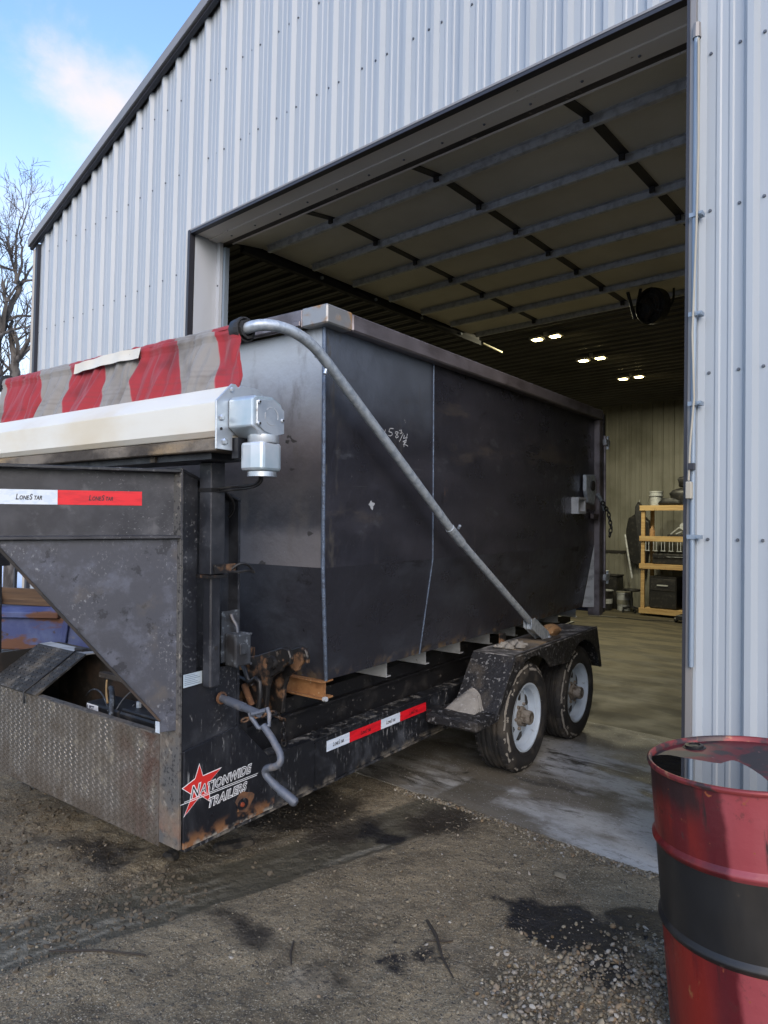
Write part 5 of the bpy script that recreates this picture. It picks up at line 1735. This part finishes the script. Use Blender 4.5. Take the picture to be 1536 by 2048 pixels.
# tarp hanging from the cross tube into the housing
bounds = [-.30, -.425, -.68, -1.00, -1.27, -1.565, -1.86, -2.26]
NU, NS = 300, 46
vs, fs, band_, stitch_ = [], [], [], []
nz = lambda x, s, k: float(vnoise(np.array(x * 1.0), np.array(s * 1.0), 1.0, k))
for i in range(NU + 1):
    u = -.285 - (2.30 - .285) * i / NU
    for j in range(NS + 1):
        s = j / NS
        if s < .16:          # over the tube
            a = math.pi * (.95 - s / .16 * .78)
            r_ = .026 + .004 * nz(u * 30, 0, 3)
            v, w = -2.17 + .0 - r_ * math.cos(a) * -1 * -1, 2.440 + r_ * math.sin(a)
            v = -2.17 - r_ * math.cos(math.pi - a)
        else:
            q = (s - .16) / .84
            v = -2.196 + (-2.318 + 2.196) * q ** 1.1
            w = 2.440 + .012 - (.012 + 2.440 - 2.155) * q
        q = max(0, (s - .05) / .95)
        fold = (nz(u * 20 + 3 * q, q * 1.2, 5) - .5) * .055 + (nz(u * 46 + 7 * q, q * 2.5, 6) - .5) * .022 + (nz(u * 9, q * 3, 8) - .5) * .025
        fold += .020 * max(0, 1 - abs(u + .46) / .10) * 1.0 - .022 * max(0, 1 - abs(u + .395) / .06)
        v -= (fold + .012 * (1 if s < .3 else 0)) * (.10 + .90 * min(1, q * 1.6)) + (.008 if s < .25 else 0) * (1 if q < .72 else max(0, (.97 - q) / .25))
        if q > .5 and i < 3:
            w -= .02
        vs.append((u + .008 * (nz(u * 6, q * 4, 9) - .5) + .15 * q, v, w))
        k = sum(1 for b in bounds if u < b)         # band number
        d = min(abs(u - b) for b in bounds)
        val = .5 + (1 if k % 2 == 1 and k > 1 or False else -1) * min(.5, d / .030 * .5)
        red = (k in (0, 1, 3, 5, 7))
        val = .5 + (-1 if red else 1) * min(.5, d / .026 * .5)
        if k == 1 and abs(u + .30) < .03:
            val = 0
        if k == 0 or (k == 1 and u > -.40):
            val = 0
        band_.append(val)
        stitch_.append(max(0, 1 - min(abs(q - t) for t in (.60, .67, .74, .83)) / .012) * .8)
fs = [(i * (NS + 1) + j, (i + 1) * (NS + 1) + j, (i + 1) * (NS + 1) + j + 1, i * (NS + 1) + j + 1) for i in range(NU) for j in range(NS)]
tp = MB().add(vs, fs).build('tarp', 'tarp', T, smooth=180)
for nm, arr in (('band', band_), ('stitch', stitch_)):
    at = tp.data.attributes.new(nm, 'FLOAT', 'POINT')
    at.data.foreach_set('value', np.array(arr, np.float32))
vs = []
for i in range(31):
    u = -.90 - .575 * i / 30
    for q in (0, .5, 1):
        vs.append((u, -2.222 - .010 * q - .004 * math.sin(u * 40) - .006 * nz(u * 20, q, 4), 2.445 - .052 * q - .006 * math.sin(u * 7)))
MB().add(vs, [(i * 3 + j, i * 3 + 3 + j, i * 3 + 4 + j, i * 3 + 1 + j) for i in range(30) for j in range(2)]).build('tarp_patch', 'alu', T, smooth=180)

# electrical box on its plate, hook frame, crank
MB().box((-.4195, -2.150, 1.03), (-.413, -2.050, 1.25)).build('box_plate', 'box', T)
jb = MB().box((-.412, -2.135, 1.015), (-.340, -2.045, 1.155)).build('junction_box', 'box', T, bevel=.008, seg=2)
MB().box((-.339, -2.115, 1.065), (-.334, -2.075, 1.115)).build('box_badge', 'box', jb, bevel=.003)
MB().tube(bez((-.38, -2.09, 1.156), (-.38, -2.09, 1.20), (-.40, -2.10, 1.20), (-.41, -2.10, 1.235)), .007, 6).build('box_conduit', 'crank', jb)
for (y, z) in ((-2.13, 1.15), (-2.05, 1.15), (-2.05, 1.02), (-2.13, 1.02)):
    MB().lathe([(.006, 0), (.006, .003), (0, .003)], (-.3397, y, z), (1, 0, 0), 6).build('box_screw', 'box', jb)
hk = tag(empty('hoist_hook', (0, 0, 0)))
hk.parent = T
HK = [(-.60, .92), (-.585, .985), (-.50, 1.005), (-.40, 1.04), (-.335, 1.062), (-.295, 1.055), (-.280, 1.02), (-.288, .985), (-.305, 1.005), (-.318, .985), (-.335, .968), (-.345, .95), (-.375, .935), (-.41, .91), (-.43, .86), (-.445, .73), (-.53, .70), (-.575, .76)]
MB().prism(HK, lambda a_, b_: (a_, -1.862, b_), lambda a_, b_: (a_, -1.835, b_)).build('hook_plate', 'rust_black', hk, bevel=.005)
MB().prism([(a, b - .012) for a, b in HK], lambda a_, b_: (a_ + .01, -1.76, b_), lambda a_, b_: (a_ + .01, -1.735, b_)).build('hook_plate', 'rust_black', hk, bevel=.005)
MB().tube([(-.395, -1.885, .985), (-.395, -1.72, .985)], .032, 14).build('hook_pin', 'black_plastic', hk, smooth=40)
MB().lathe([(.008, 0), (.03, .0), (.03, .004), (.008, .004)], (-.395, -1.89, .985), (0, -1, 0), 12, True).build('pin_washer', 'rust_black', hk)
MB().tube([(-.58, -1.90, .90), (-.50, -1.90, .885), (-.475, -1.91, .90), (-.455, -1.91, .915), (-.43, -1.91, .90), (-.425, -1.91, .84), (-.435, -1.91, .78)], .011, 8).build('hook_link', 'black_plastic', hk, smooth=60)
MB().tube([(-.59, -1.88, .965), (-.54, -1.90, .94), (-.52, -1.90, .90), (-.50, -1.89, .87)], .012, 8).build('hook_link', 'black_plastic', hk, smooth=60)
MB().tube([(-.565, -1.88, .86), (-.53, -1.89, .82), (-.50, -1.89, .775)], .016, 8).build('hook_lever', 'rust', hk, smooth=60)
MB().box((-.66, -1.88, .70), (-.60, -1.78, 1.02)).build('hook_mount', 'rust_black', hk)
MB().box((-.60, -1.885, .93), (-.57, -1.87, 1.01)).build('mount_tab', 'rust_beam', hk)
cr = tag(empty('crank_handle', (0, 0, 0)))
cr.parent = T
h0 = Vector((-.425, -2.151, .880))
h1 = Vector((-.135, -2.19, .868))
MB().lathe([(.018, 0), (.027, 0), (.027, .008), (.018, .008)], tuple(h0 + Vector((.012, 0, 0))), (1, 0, 0), 14, True).build('crank_bush', 'rust', cr)
MB().tube([tuple(h0), tuple(h1)], .0165, 10).build('crank_shaft', 'crank', cr, smooth=60)
MB().tube([tuple(h0 + (h1 - h0) * .22), tuple(h0 + (h1 - h0) * .62)], .0195, 10).build('shaft_sleeve', 'crank', cr, smooth=60)
k1 = Vector((-.105, -2.195, .828))
MB().tube([(-.165, -2.215, .872), (-.155, -2.215, .855), (-.118, -2.21, .818)], .009, 8).tube([(-.118, -2.165, .888), (-.10, -2.17, .868), (-.085, -2.185, .828), (-.118, -2.21, .818)], .009, 8).build('clevis', 'crank', cr, smooth=60)
MB().tube([(-.15, -2.225, .871), (-.125, -2.150, .878)], .010, 8).build('clevis_pin', 'crank', cr)
rod = [(-.104, -2.198, .828), (-.055, -2.20, .790), (-.012, -2.205, .752)] + bez((-.012, -2.205, .752), (.016, -2.21, .728), (.016, -2.22, .700), (-.018, -2.222, .690), 6)[1:] + [(-.045, -2.222, .681)] + bez((-.045, -2.222, .681), (-.072, -2.222, .672), (-.076, -2.222, .655), (-.055, -2.220, .640), 6)[1:] + [(-.030, -2.216, .622)]
MB().tube(rod, .0145, 12).build('crank_rod', 'crank', cr, smooth=70)
MB().tube([(-.036, -2.217, .626), (.006, -2.211, .602)], .0160, 12).tube([(.006, -2.211, .602), (.076, -2.204, .570), (.083, -2.203, .567)], [.0185, .0185, .012], 12).build('crank_grip', 'crank', cr, smooth=50)
chain([(-.405, -2.02, .755), (-.36, -1.98, .775), (-.34, -1.90, .77), (-.345, -1.84, .72), (-.35, -1.83, .60)], .0045, .013, 'safety_chain', 'rust_black', T)


# fender, step, wheels
def arc(vc, wc, r_, wmin):
    out_ = []
    for i in range(0, 25):
        t = math.pi * i / 24
        w = wc + r_ * math.sin(t)
        if w > wmin:
            out_.append((vc + r_ * math.cos(t), w))
    return out_


WH = ((.12, .338), (1.055, .312))
for f in (ident, mu):
    FD = tag(empty('fender', (0, 0, 0)))
    FD.parent = T
    a, b = f(-.285), f(.020)
    prof = [(-.42, .455), (-.150, .790), (1.365, .785), (1.475, .455)]
    for (p, q), nm, m in zip(zip(prof, prof[1:]), ('fender_slope', 'fender_deck', 'fender_slope'), ('fender', 'fender_top', 'fender')):
        MB().hexa([(a, p[0], p[1] - .012), (b, p[0], p[1] - .012), (b, q[0], q[1] - .012), (a, q[0], q[1] - .012), (a, p[0], p[1]), (b, p[0], p[1]), (b, q[0], q[1]), (a, q[0], q[1])]).build(nm, m, FD, bevel=.004)
    sk = [(-.425, .45), (-.152, .793), (1.367, .788), (1.478, .45), (1.44, .45)] + arc(1.055, .312, .410, .60) + arc(.12, .338, .410, .60) + [(-.385, .45)]
    MB().prism(sk, lambda a_, b_: (f(.006), a_, b_), lambda a_, b_: (f(.018), a_, b_)).build('fender_skirt', 'fender', FD)
    MB().box((f(-.34), -.64, .425), (f(.012), -.36, .487)).build('step', 'fender', FD, bevel=.012)
    MB().box((f(-.41), -.52, .43), (f(-.341), -.40, .47)).build('step_bracket', 'deck', FD)
    MB().box((f(-.20), .055, .792), (f(-.17), .10, .885)).build('pivot_tab', 'rust_black', FD)
    MB().box((f(-.22), .04, .788), (f(-.02), .70, .797)).build('pivot_base', 'mud_steel', FD)
v_, f_ = [], []
n = 16
for i in range(9):
    for j in range(n):
        x, y = i / 8 * 2 - 1, j / (n - 1) * 2 - 1
        h = max(0, (1 - abs(x) ** 1.6) * (1 - abs(y) ** 1.8)) ** .7
        v_.append((-.190 + x * .105 + .012 * nz(i * 1.3, j * .9, 12), -.43 + y * .085 + .02 * nz(i * .7, j, 13) + h * .10, .488 + h * (.088 + .025 * nz(i * .9, j * .8, 14))))
for i in range(8):
    for j in range(n - 1):
        f_.append((i * n + j, (i + 1) * n + j, (i + 1) * n + j + 1, i * n + j + 1))
tag(MB().add(v_, f_).build('mud_lump', 'dry_mud', smooth=50), 'pale wedge of dried mud lying on the step before the fender', 'mud').matrix_world = MW
mb = MB()
rg = random.Random(3)
vi, fi = ico()
for k in range(16):
    c_ = (-.15 + rg.uniform(-.06, .08), .10 + rg.uniform(-.09, .13), .80)
    r_ = rg.uniform(.012, .038)
    mb.add([(c_[0] + p[0] * r_ * rg.uniform(.8, 1.2), c_[1] + p[1] * r_ * 1.3, c_[2] + max(-.005, p[2] * r_ * rg.uniform(.8, 1.2))) for p in vi], f_ if False else fi.tolist())
o = mb.build('mud_crumbs', 'dry_mud', kind='stuff')
o.matrix_world = MW
lump_o = MB()
v_, f_ = [], []
for i in range(13):
    t = i / 12
    for j in range(12):
        a = j / 12 * 2 * math.pi
        r_ = .052 * (math.sin(math.pi * min(1, t * .92 + .06)) ** .5) * (1 + .35 * (nz(j * .9, t * 2, 31) - .5) + .25 * (nz(j * 2.1, t * 7, 32) - .5))
        v_.append((-.13 + .02 * t + 1.2 * r_ * math.cos(a), .62 + t * .24, .812 + .012 * math.sin(t * 3) + r_ * .85 * math.sin(a)))
for i in range(12):
    for j in range(12):
        f_.append((i * 12 + j, (i + 1) * 12 + j, (i + 1) * 12 + (j + 1) % 12, i * 12 + (j + 1) % 12))
f_ += [tuple(range(11, -1, -1)), tuple(144 + j for j in range(12))]
o = lump_o.add(v_, f_).build('wood_chunk', 'rotten_wood', smooth=35)
tag(o, 'broken orange-brown wood chunk lying on the fender behind the arm pivot', 'wood')
o.matrix_world = MW

WP = empty('wheel', (-.128, WH[0][0], WH[0][1]))
WP.parent = T
ty = [(.205, .088), (.225, .104), (.262, .121), (.300, .119), (.330, .108), (.348, .096), (.356, .082)]
for e_ in (.056, .022, -.022, -.056):
    ty += [(.357, e_ + .0105), (.346, e_ + .007), (.346, e_ - .007), (.357, e_ - .0105)]
ty += [(.356, -.082), (.348, -.096), (.330, -.108), (.300, -.119), (.262, -.121), (.225, -.104), (.205, -.088)]
TY_ = MB().lathe(ty, (0, 0, 0), (1, 0, 0), 56).build('tyre', 'tyre', WP, smooth=35)
mb = MB()
for i in range(44):
    a = i / 44 * 2 * math.pi
    for (x0, x1) in ((.066, .093), (-.093, -.066)):
        p = []
        for (x, r_) in ((x0, .3575), (x1, .352)):
            for da in (-.022, .022):
                p.append((x, r_ * math.cos(a + da), r_ * math.sin(a + da)))
        q = [(c_[0], c_[1] * 1.012, c_[2] * 1.012) for c_ in p]
        mb.hexa([p[0], p[1], p[3], p[2], q[0], q[1], q[3], q[2]])
mb.build('shoulder_lugs', 'tyre', TY_, kind='stuff')
MB().lathe([(.2405, .1165), (.2425, .1185), (.2445, .1165)], (0, 0, 0), (1, 0, 0), 48).build('sidewall_ring', 'tyre', TY_, smooth=40)
RM = MB().lathe([(.207, .086), (.226, .100), (.2255, .106), (.214, .106), (.205, .092), (.190, .080), (.183, .035), (.172, .030), (.160, .040), (.110, .052), (.090, .058), (.05, .058), (0, .058)], (0, 0, 0), (1, 0, 0), 48).build('rim', 'rim', WP, smooth=40)
for i in range(6):
    a = i / 6 * 2 * math.pi + .4
    p = []
    for (r_, da) in ((.160, -.27), (.170, 0), (.160, .27), (.108, .12), (.108, -.12)):
        p.append((r_, da))
    MB().prism(p, lambda r_, da: (.0395 + (.160 - r_) * .25, r_ * math.cos(a + da), r_ * math.sin(a + da)), lambda r_, da: (.0425 + (.160 - r_) * .25, r_ * math.cos(a + da), r_ * math.sin(a + da))).build('rim_hole', 'stile', RM)
for i in range(6):
    a = i / 6 * 2 * math.pi + .4 + .52
    MB().lathe([(.012, 0), (.011, .016), (0, .018)], (.0565, .082 * math.cos(a), .082 * math.sin(a)), (1, 0, 0), 6).build('lug_nut', 'hub', RM)
MB().lathe([(.068, .058), (.062, .075), (.048, .080), (.046, .128), (.040, .136), (0, .136)], (0, 0, 0), (1, 0, 0), 20).build('hub', 'hub', WP, smooth=40)
mb = MB()
rg = random.Random(5)
for k in range(46):
    a = rg.uniform(0, 6.28)
    l_ = rg.choice([.012, .02, .03, .05, .09])
    x0 = rg.choice([.098, .108])
    vs = []
    for i in range(6):
        t = a + l_ * i
        r0_ = .312 if x0 > .1 else .336
        for rr_ in (r0_ + rg.uniform(-.006, .004), r0_ + rg.uniform(.004, .016)):
            vs.append((.1225 - max(0, rr_ - .30) * .42 + .0005, rr_ * math.cos(t), rr_ * math.sin(t)))
    if rg.random() < .75:
        mb.add(vs, [(2 * i, 2 * i + 1, 2 * i + 3, 2 * i + 2) for i in range(5)])
mb.build('mud_flakes', 'dry_mud', TY_, kind='stuff')
w2 = copy_tree(WP, T)
w2.location = (-.128, WH[1][0], WH[1][1])
w2.rotation_euler = (1.1, 0, 0)
WP.rotation_euler = (.2, 0, 0)
for (v, w) in WH:
    c_ = copy_tree(WP, T)
    c_.location = (mu(-.128), v, w)
    c_.rotation_euler = (0, 0, math.pi)
    MB().tube([(-.25, v, w), (mu(-.25), v, w)], .045, 10).build('axle', 'deck', T)
# blocks under the front corner
for (u, v, s_, r_, lb_) in ((-.86, -2.07, (.07, .06, .04), .2, 'dark timber block under the front corner of the trailer'), (-.72, -1.80, (.07, .20, .035), -.35, 'flat dark timber block behind the corner block')):
    P = MW @ Vector((u, v, 0))
    t = MB().box((-s_[0] / 2, -s_[1] / 2, 0), (s_[0] / 2, s_[1] / 2, s_[2])).build('timber_block', 'rotten_black', bevel=.012)
    t.location = (P.x, P.y, -.035)
    t.rotation_euler = (0, 0, r_)
    tag(t, lb_, 'block')

# ================================================================== oil drum
DRM = tag(empty('oil_drum', (-.478, 2.40, -.02)), 'dented red steel drum with a black middle band, rainwater standing on its lid', 'drum')
ax = Vector((-.08, -.021, 1)).normalized()
q_ = Vector((0, 0, 1)).rotation_difference(ax)
DRM.rotation_mode = 'QUATERNION'
DRM.rotation_quaternion = q_
RD = .286


def ring(z0, z1, name, m, hoop_lo=False, hoop_hi=False):
    pr = []
    nstep = 10
    for i in range(nstep + 1):
        pr.append((RD, z0 + (z1 - z0) * i / nstep))
    return MB().lathe(pr, (0, 0, 0), (0, 0, 1), 96).build(name, m, DRM, smooth=40)


H1, H2, HT = .405, .652, .885
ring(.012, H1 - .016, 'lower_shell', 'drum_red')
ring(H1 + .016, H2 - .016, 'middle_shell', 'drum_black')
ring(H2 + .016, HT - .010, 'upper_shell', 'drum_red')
for h, m in ((H1, 'drum_black'), (H2, 'drum_red')):
    MB().lathe([(RD, h - .017), (RD + .004, h - .010), (RD + .010, h - .003), (RD + .010, h + .003), (RD + .004, h + .010), (RD, h + .017)], (0, 0, 0), (0, 0, 1), 96).build('rolling_hoop', m, DRM, smooth=70)
MB().lathe([(RD, HT - .011), (RD + .007, HT - .010), (RD + .009, HT - .003), (RD + .007, HT + .004), (RD + .001, HT + .006), (RD - .004, HT + .003), (RD - .006, HT - .020)], (0, 0, 0), (0, 0, 1), 96).build('chime', 'drum_rim', DRM, smooth=60)
MB().lathe([(RD, .013), (RD + .008, .010), (RD + .008, 0), (RD - .006, 0)], (0, 0, 0), (0, 0, 1), 96).build('chime', 'drum_rim', DRM, smooth=60)
bx, by = -.195, .118
bg = MB().lathe([(.038, HT - .021), (.038, HT - .010), (.030, HT - .008), (.030, HT - .002), (.020, HT), (.020, HT - .004), (0, HT - .004)], (bx, by, 0), (0, 0, 1), 20).build('bung', 'rust_black', DRM, smooth=35)
# rainwater lies level against the near side of the leaning, domed lid
inv = q_.inverted()
up = inv @ Vector((0, 0, 1))
d0 = up.z * (HT - .026)


def wz(x, y):
    return (d0 - up.x * x - up.y * y) / up.z


SH_ = [(-.272, -.080), (-.252, -.040), (-.235, -.024), (-.19, -.016), (-.135, -.006), (-.10, .000), (-.082, .010), (-.072, .050), (-.062, .074), (-.048, .070), (-.025, .050), (.0, .028), (.02, .004), (.04, -.02), (.068, -.062), (.10, -.10), (.13, -.16), (.168, -.216)]


def shore_d(x, y):
    best, sgn = 9, 1
    for a, b in zip(SH_, SH_[1:]):
        dx, dy = b[0] - a[0], b[1] - a[1]
        t = max(0, min(1, ((x - a[0]) * dx + (y - a[1]) * dy) / (dx * dx + dy * dy)))
        d = math.hypot(x - a[0] - t * dx, y - a[1] - t * dy)
        if d < best:
            best = d
            sgn = 1 if dx * (y - a[1]) - dy * (x - a[0]) > 0 else -1
    return best * sgn


RW = RD - .007
vs, fs = [(0, 0, 0)], []
NR, NT = 14, 72
for i in range(1, NR + 1):
    for k in range(NT):
        t = 2 * math.pi * k / NT
        vs.append((RW * i / NR * math.cos(t), RW * i / NR * math.sin(t), 0))
vs = [(x, y, min(HT - .011, wz(x, y) + max(-.008, min(.03, shore_d(x, y) * .12)))) for x, y, _ in vs]
for k in range(NT):
    fs.append((0, 1 + k, 1 + (k + 1) % NT))
    for i in range(NR - 1):
        a = 1 + i * NT
        fs.append((a + k, a + NT + k, a + NT + (k + 1) % NT, a + (k + 1) % NT))
MB().add(vs, fs).build('drum_lid', 'drum_lid', DRM, smooth=60)
res = list(SH_)
a0, a1 = math.radians(-52.1), math.radians(-163.6)
for i in range(40):
    t = a0 + (a1 - a0) * i / 39
    res.append((RW * math.cos(t), RW * math.sin(t)))
MB().add([(x, y, wz(x, y)) for x, y in res], [tuple(range(len(res)))]).build('rain_water', 'oil_water', DRM)

# ================================================================== background on the left
FN = tag(empty('iron_fence', (0, 0, 0)), 'thin black iron picket fence beyond the trailer, in front of the snow', 'fence')
p0, d_ = Vector((-13.6, 4.05, 0)), Vector((.70, .714, 0)).normalized()
for k in range(17):
    p = p0 + d_ * (-1.2 + k * .335)
    MB().box((p.x - .022, p.y - .022, 0), (p.x + .022, p.y + .022, 1.35)).build('picket', 'iron', FN)
for z in (.18, 1.22):
    a, b = p0 + d_ * -1.6, p0 + d_ * 4.6
    MB().tube([(a.x, a.y, z), (b.x, b.y, z)], .022, 6).build('rail', 'iron', FN)


def tree(x, y, h, seed, r_, lb, forks=(), lean=(0, 0), spread=1.0):
    rg = random.Random(seed)
    t = tag(empty('bare_tree', (x, y, 0)), lb, 'tree', 'bare winter trees behind the workshop corner')
    trunk, crown = MB(), MB()

    def grow(p, d, L_, r_, lev):
        n = 5 if lev < 3 else 3
        pts = [p]
        q, dd = p.copy(), d.copy()
        for i in range(n):
            dd = (dd + Vector((rg.gauss(0, .10), rg.gauss(0, .10), rg.gauss(.05, .06))) * (1 + .25 * lev)).normalized()
            q = q + dd * L_ / n
            pts.append(q.copy())
        rs = [r_ * (1 - .42 * i / n) for i in range(n + 1)]
        (trunk if lev == 0 else crown).tube(pts, rs, 8 if lev < 2 else (5 if lev < 4 else 3), cap=False)
        if lev >= 6 or r_ < .003:
            return
        kids = 2 if lev == 0 else rg.choice([2, 3, 3])
        for c_ in range(kids):
            at_ = n if c_ < 2 else rg.randint(2, n - 1)
            base = pts[at_]
            axis = Vector((rg.gauss(0, 1), rg.gauss(0, 1), rg.gauss(0, .5))).normalized()
            nd_ = (dd + axis * rg.uniform(.45, .95) * spread).normalized()
            grow(base, nd_, L_ * rg.uniform(.62, .86), rs[-1] * rg.uniform(.62, .85), lev + 1)
        for c_ in range(2 if lev > 1 else 1):
            at_ = rg.randint(1, n - 1)
            axis = Vector((rg.gauss(0, 1), rg.gauss(0, 1), rg.gauss(.1, .4))).normalized()
            grow(pts[at_], (dd * .5 + axis).normalized(), L_ * .45, rs[at_] * .38, min(lev + 2, 6))
    grow(Vector((0, 0, -.2)), Vector((lean[0], lean[1], 1)).normalized(), h, r_, 0)
    trunk.build('trunk', 'bark', t, smooth=80)
    crown.build('crown', 'bark', t, smooth=80)
    return t


tree(-21.5, 8.4, 3.2, 23, .20, 'farther bare tree seen through the crowns of the two nearer ones')
tree(-25.0, 7.6, 3.5, 31, .22, 'farthest and faintest bare tree behind the others')


def limb_tree(x, y, limbs, seed, lb):
    """bare tree from measured main limbs (sideways offset, height, radius), with boughs and twigs grown from them"""
    rg = random.Random(seed)
    t = tag(empty('bare_tree', (x, y, 0)), lb, 'tree', 'bare winter trees behind the workshop corner')
    trunk, crown = MB(), MB()
    side_ = Vector((.754, .656, 0))
    back = Vector((-.656, .754, 0))

    def twigs(p, d, L_, r_, lev):
        n = 3
        pts, q, dd = [p], p.copy(), d.copy()
        for i in range(n):
            dd = (dd + Vector((rg.gauss(0, .16), rg.gauss(0, .16), rg.gauss(.07, .12)))).normalized()
            q = q + dd * L_ / n
            pts.append(q.copy())
        crown.tube(pts, [r_, r_ * .85, r_ * .7, r_ * .5], 4 if lev < 2 else 3, cap=False)
        if lev < 4:
            for c_ in range(3 if lev < 3 else 2):
                k = rg.randint(1, n)
                ax_ = Vector((rg.gauss(0, 1), rg.gauss(0, 1), rg.gauss(.15, .7))).normalized()
                twigs(pts[k], (dd + ax_ * rg.uniform(.6, 1.0)).normalized(), L_ * rg.uniform(.5, .78), max(r_ * .58, .005), lev + 1)
    for li, (dep, pts) in enumerate(limbs):
        P = [side_ * a + back * (dep * k / max(1, len(pts) - 1)) + Vector((0, 0, z)) for k, (a, z, r_) in enumerate(pts)]
        rs = [r_ * .8 for _, _, r_ in pts]
        PP, RR = [], []
        for k in range(len(P) - 1):
            for q in range(4):
                f = q / 4
                PP.append(P[k].lerp(P[k + 1], f) + Vector((rg.gauss(0, .012), rg.gauss(0, .012), 0)))
                RR.append(rs[k] + (rs[k + 1] - rs[k]) * f)
        PP.append(P[-1])
        RR.append(rs[-1])
        (trunk if rs[0] > .13 else crown).tube(PP, RR, 8, cap=False)
        for k in range(2, len(PP)):
            if PP[k].z < 4.6:
                continue
            if rg.random() < (.16 if RR[k] > .06 else .32):
                d = (PP[k] - PP[k - 1]).normalized()
                ax_ = Vector((rg.gauss(0, 1), rg.gauss(0, 1), rg.gauss(.25, .5))).normalized()
                twigs(PP[k], (d * .5 + ax_).normalized(), rg.uniform(.5, 1.25), max(.010, RR[k] * .38), 1)
        d = (PP[-1] - PP[-2]).normalized()
        for _ in range(2):
            twigs(PP[-1], (d + Vector((rg.gauss(0, .4), rg.gauss(0, .4), rg.gauss(0, .3)))).normalized(), rg.uniform(.5, 1.0), max(.008, RR[-1] * .7), 1)
    trunk.build('trunk', 'bark', t, smooth=80)
    crown.build('crown', 'bark', t, smooth=80)


limb_tree(-16.95, 6.34, [
    (.0, [(-.02, -.2, .19), (-.03, 3.0, .15), (-.03, 4.9, .125), (-.06, 5.3, .115)]),
    (.3, [(-.06, 5.3, .095), (-.17, 5.65, .085), (-.26, 5.9, .07), (-.34, 6.35, .05), (-.42, 6.9, .03)]),
    (-.4, [(-.06, 5.3, .085), (.15, 5.52, .075), (.34, 5.75, .062), (.48, 6.05, .045), (.75, 6.5, .025)])], 4,
    'lower forked bare tree close beside the workshop corner')
limb_tree(-17.25, 5.95, [
    (.0, [(-.20, -.2, .25), (-.12, 2.5, .20), (-.06, 4.3, .17), (-.06, 5.3, .15), (.02, 5.75, .14)]),
    (.2, [(.02, 5.75, .12), (.12, 6.15, .10), (.22, 6.6, .085), (.42, 7.15, .07)]),
    (.5, [(.42, 7.15, .05), (.33, 7.75, .038), (.27, 8.3, .026), (.27, 8.8, .018), (.32, 9.2, .010)]),
    (-.3, [(.42, 7.15, .05), (.58, 7.5, .038), (.62, 7.95, .028), (.60, 8.25, .022), (.82, 8.8, .012)]),
    (-.5, [(.02, 5.75, .055), (.20, 5.88, .05), (.50, 5.94, .042), (.85, 5.98, .03)]),
    (.4, [(.15, 6.2, .045), (.38, 6.42, .04), (.70, 6.48, .03), (1.0, 6.4, .018)]),
    (.6, [(.40, 7.15, .04), (.65, 7.35, .03), (1.0, 7.55, .016)]),
    (-.6, [(.36, 7.45, .035), (.1, 7.5, .028), (-.3, 7.4, .018), (-.6, 7.45, .01)]),
    (.7, [(.32, 7.8, .028), (.05, 8.1, .02), (-.2, 8.5, .010)]),
    (-.8, [(-.05, 5.4, .08), (-.3, 6.0, .06), (-.55, 6.7, .045), (-.8, 7.6, .025)])], 12,
    'taller bare tree with a leaning limb at the left edge of the photo')

# rusty blue steel bed and timber rail standing left of the workshop front
BL = tag(empty('blue_truck_bed', (-6.35, 2.46, 0)), 'rusty blue steel flatbed parked beyond the tread-plate box', 'truck bed')
BL.rotation_euler = (0, 0, .72)
mb = MB()
MB().box((-1.4, -.02, .46), (.42, 0.02, .74)).build('side_panel', 'blue_rust', BL, bevel=.008)
MB().prism([(-.06, .74), (-.06, .79), (.02, .83), (.45, .83), (.45, .79), (.05, .74)], lambda a_, b_: (-1.4, a_, b_), lambda a_, b_: (.36, a_, b_)).build('top_edge', 'blue_rust', BL, bevel=.006)
MB().hexa([(.36, -.03, .44), (.41, -.03, .44), (.41, .05, .44), (.36, .05, .44), (.40, -.035, .74), (.45, -.035, .74), (.45, .05, .74), (.40, .05, .74)]).build('end_stake', 'blue_rust', BL, bevel=.006)
MB().box((.42, .0, .40), (.95, .5, .70)).build('end_panel', 'blue_rust', BL, bevel=.01)
MB().box((-1.3, .05, .25), (.7, 1.0, .42)).build('frame', 'rust_black', BL)
for x in (-.9,):
    wv = MB().lathe([(0, -.09), (.18, -.09), (.33, -.10), (.36, -.06), (.36, .06), (.33, .10), (.18, .09), (0, .09)], (x, .30, .33), (0, 1, 0), 28).build('tyre', 'tyre', BL, smooth=40)
MB().lathe([(.028, -.02), (.045, -.02), (.045, .02), (.028, .02)], (.52, -.03, .70), (0, 1, 0), 12, True).build('tie_ring', 'stub', BL)
t = MB().box((-1.5, .06, .835), (.62, .10, .985)).build('timber_plank', 'old_timber', bevel=.006)
t.matrix_world = Matrix.Translation((-6.35, 2.46, 0)) @ Matrix.Rotation(.72, 4, 'Z') @ Matrix.Rotation(.03, 4, 'Y')
tag(t, 'long brown timber plank lying on the rusty blue truck bed', 'plank')
t = MB().lathe([(0, -.05), (.085, -.05), (.105, -.02), (.105, .03), (.08, .05), (0, .05)], (0, 0, 0), (1, -.6, .1), 16).build('plastic_jug', 'white_decal', smooth=40)
t.location = (-6.56, 2.27, .90)
tag(t, 'white plastic jug lying on the blue truck bed under the plank', 'jug')
bpy.context.view_layer.update()
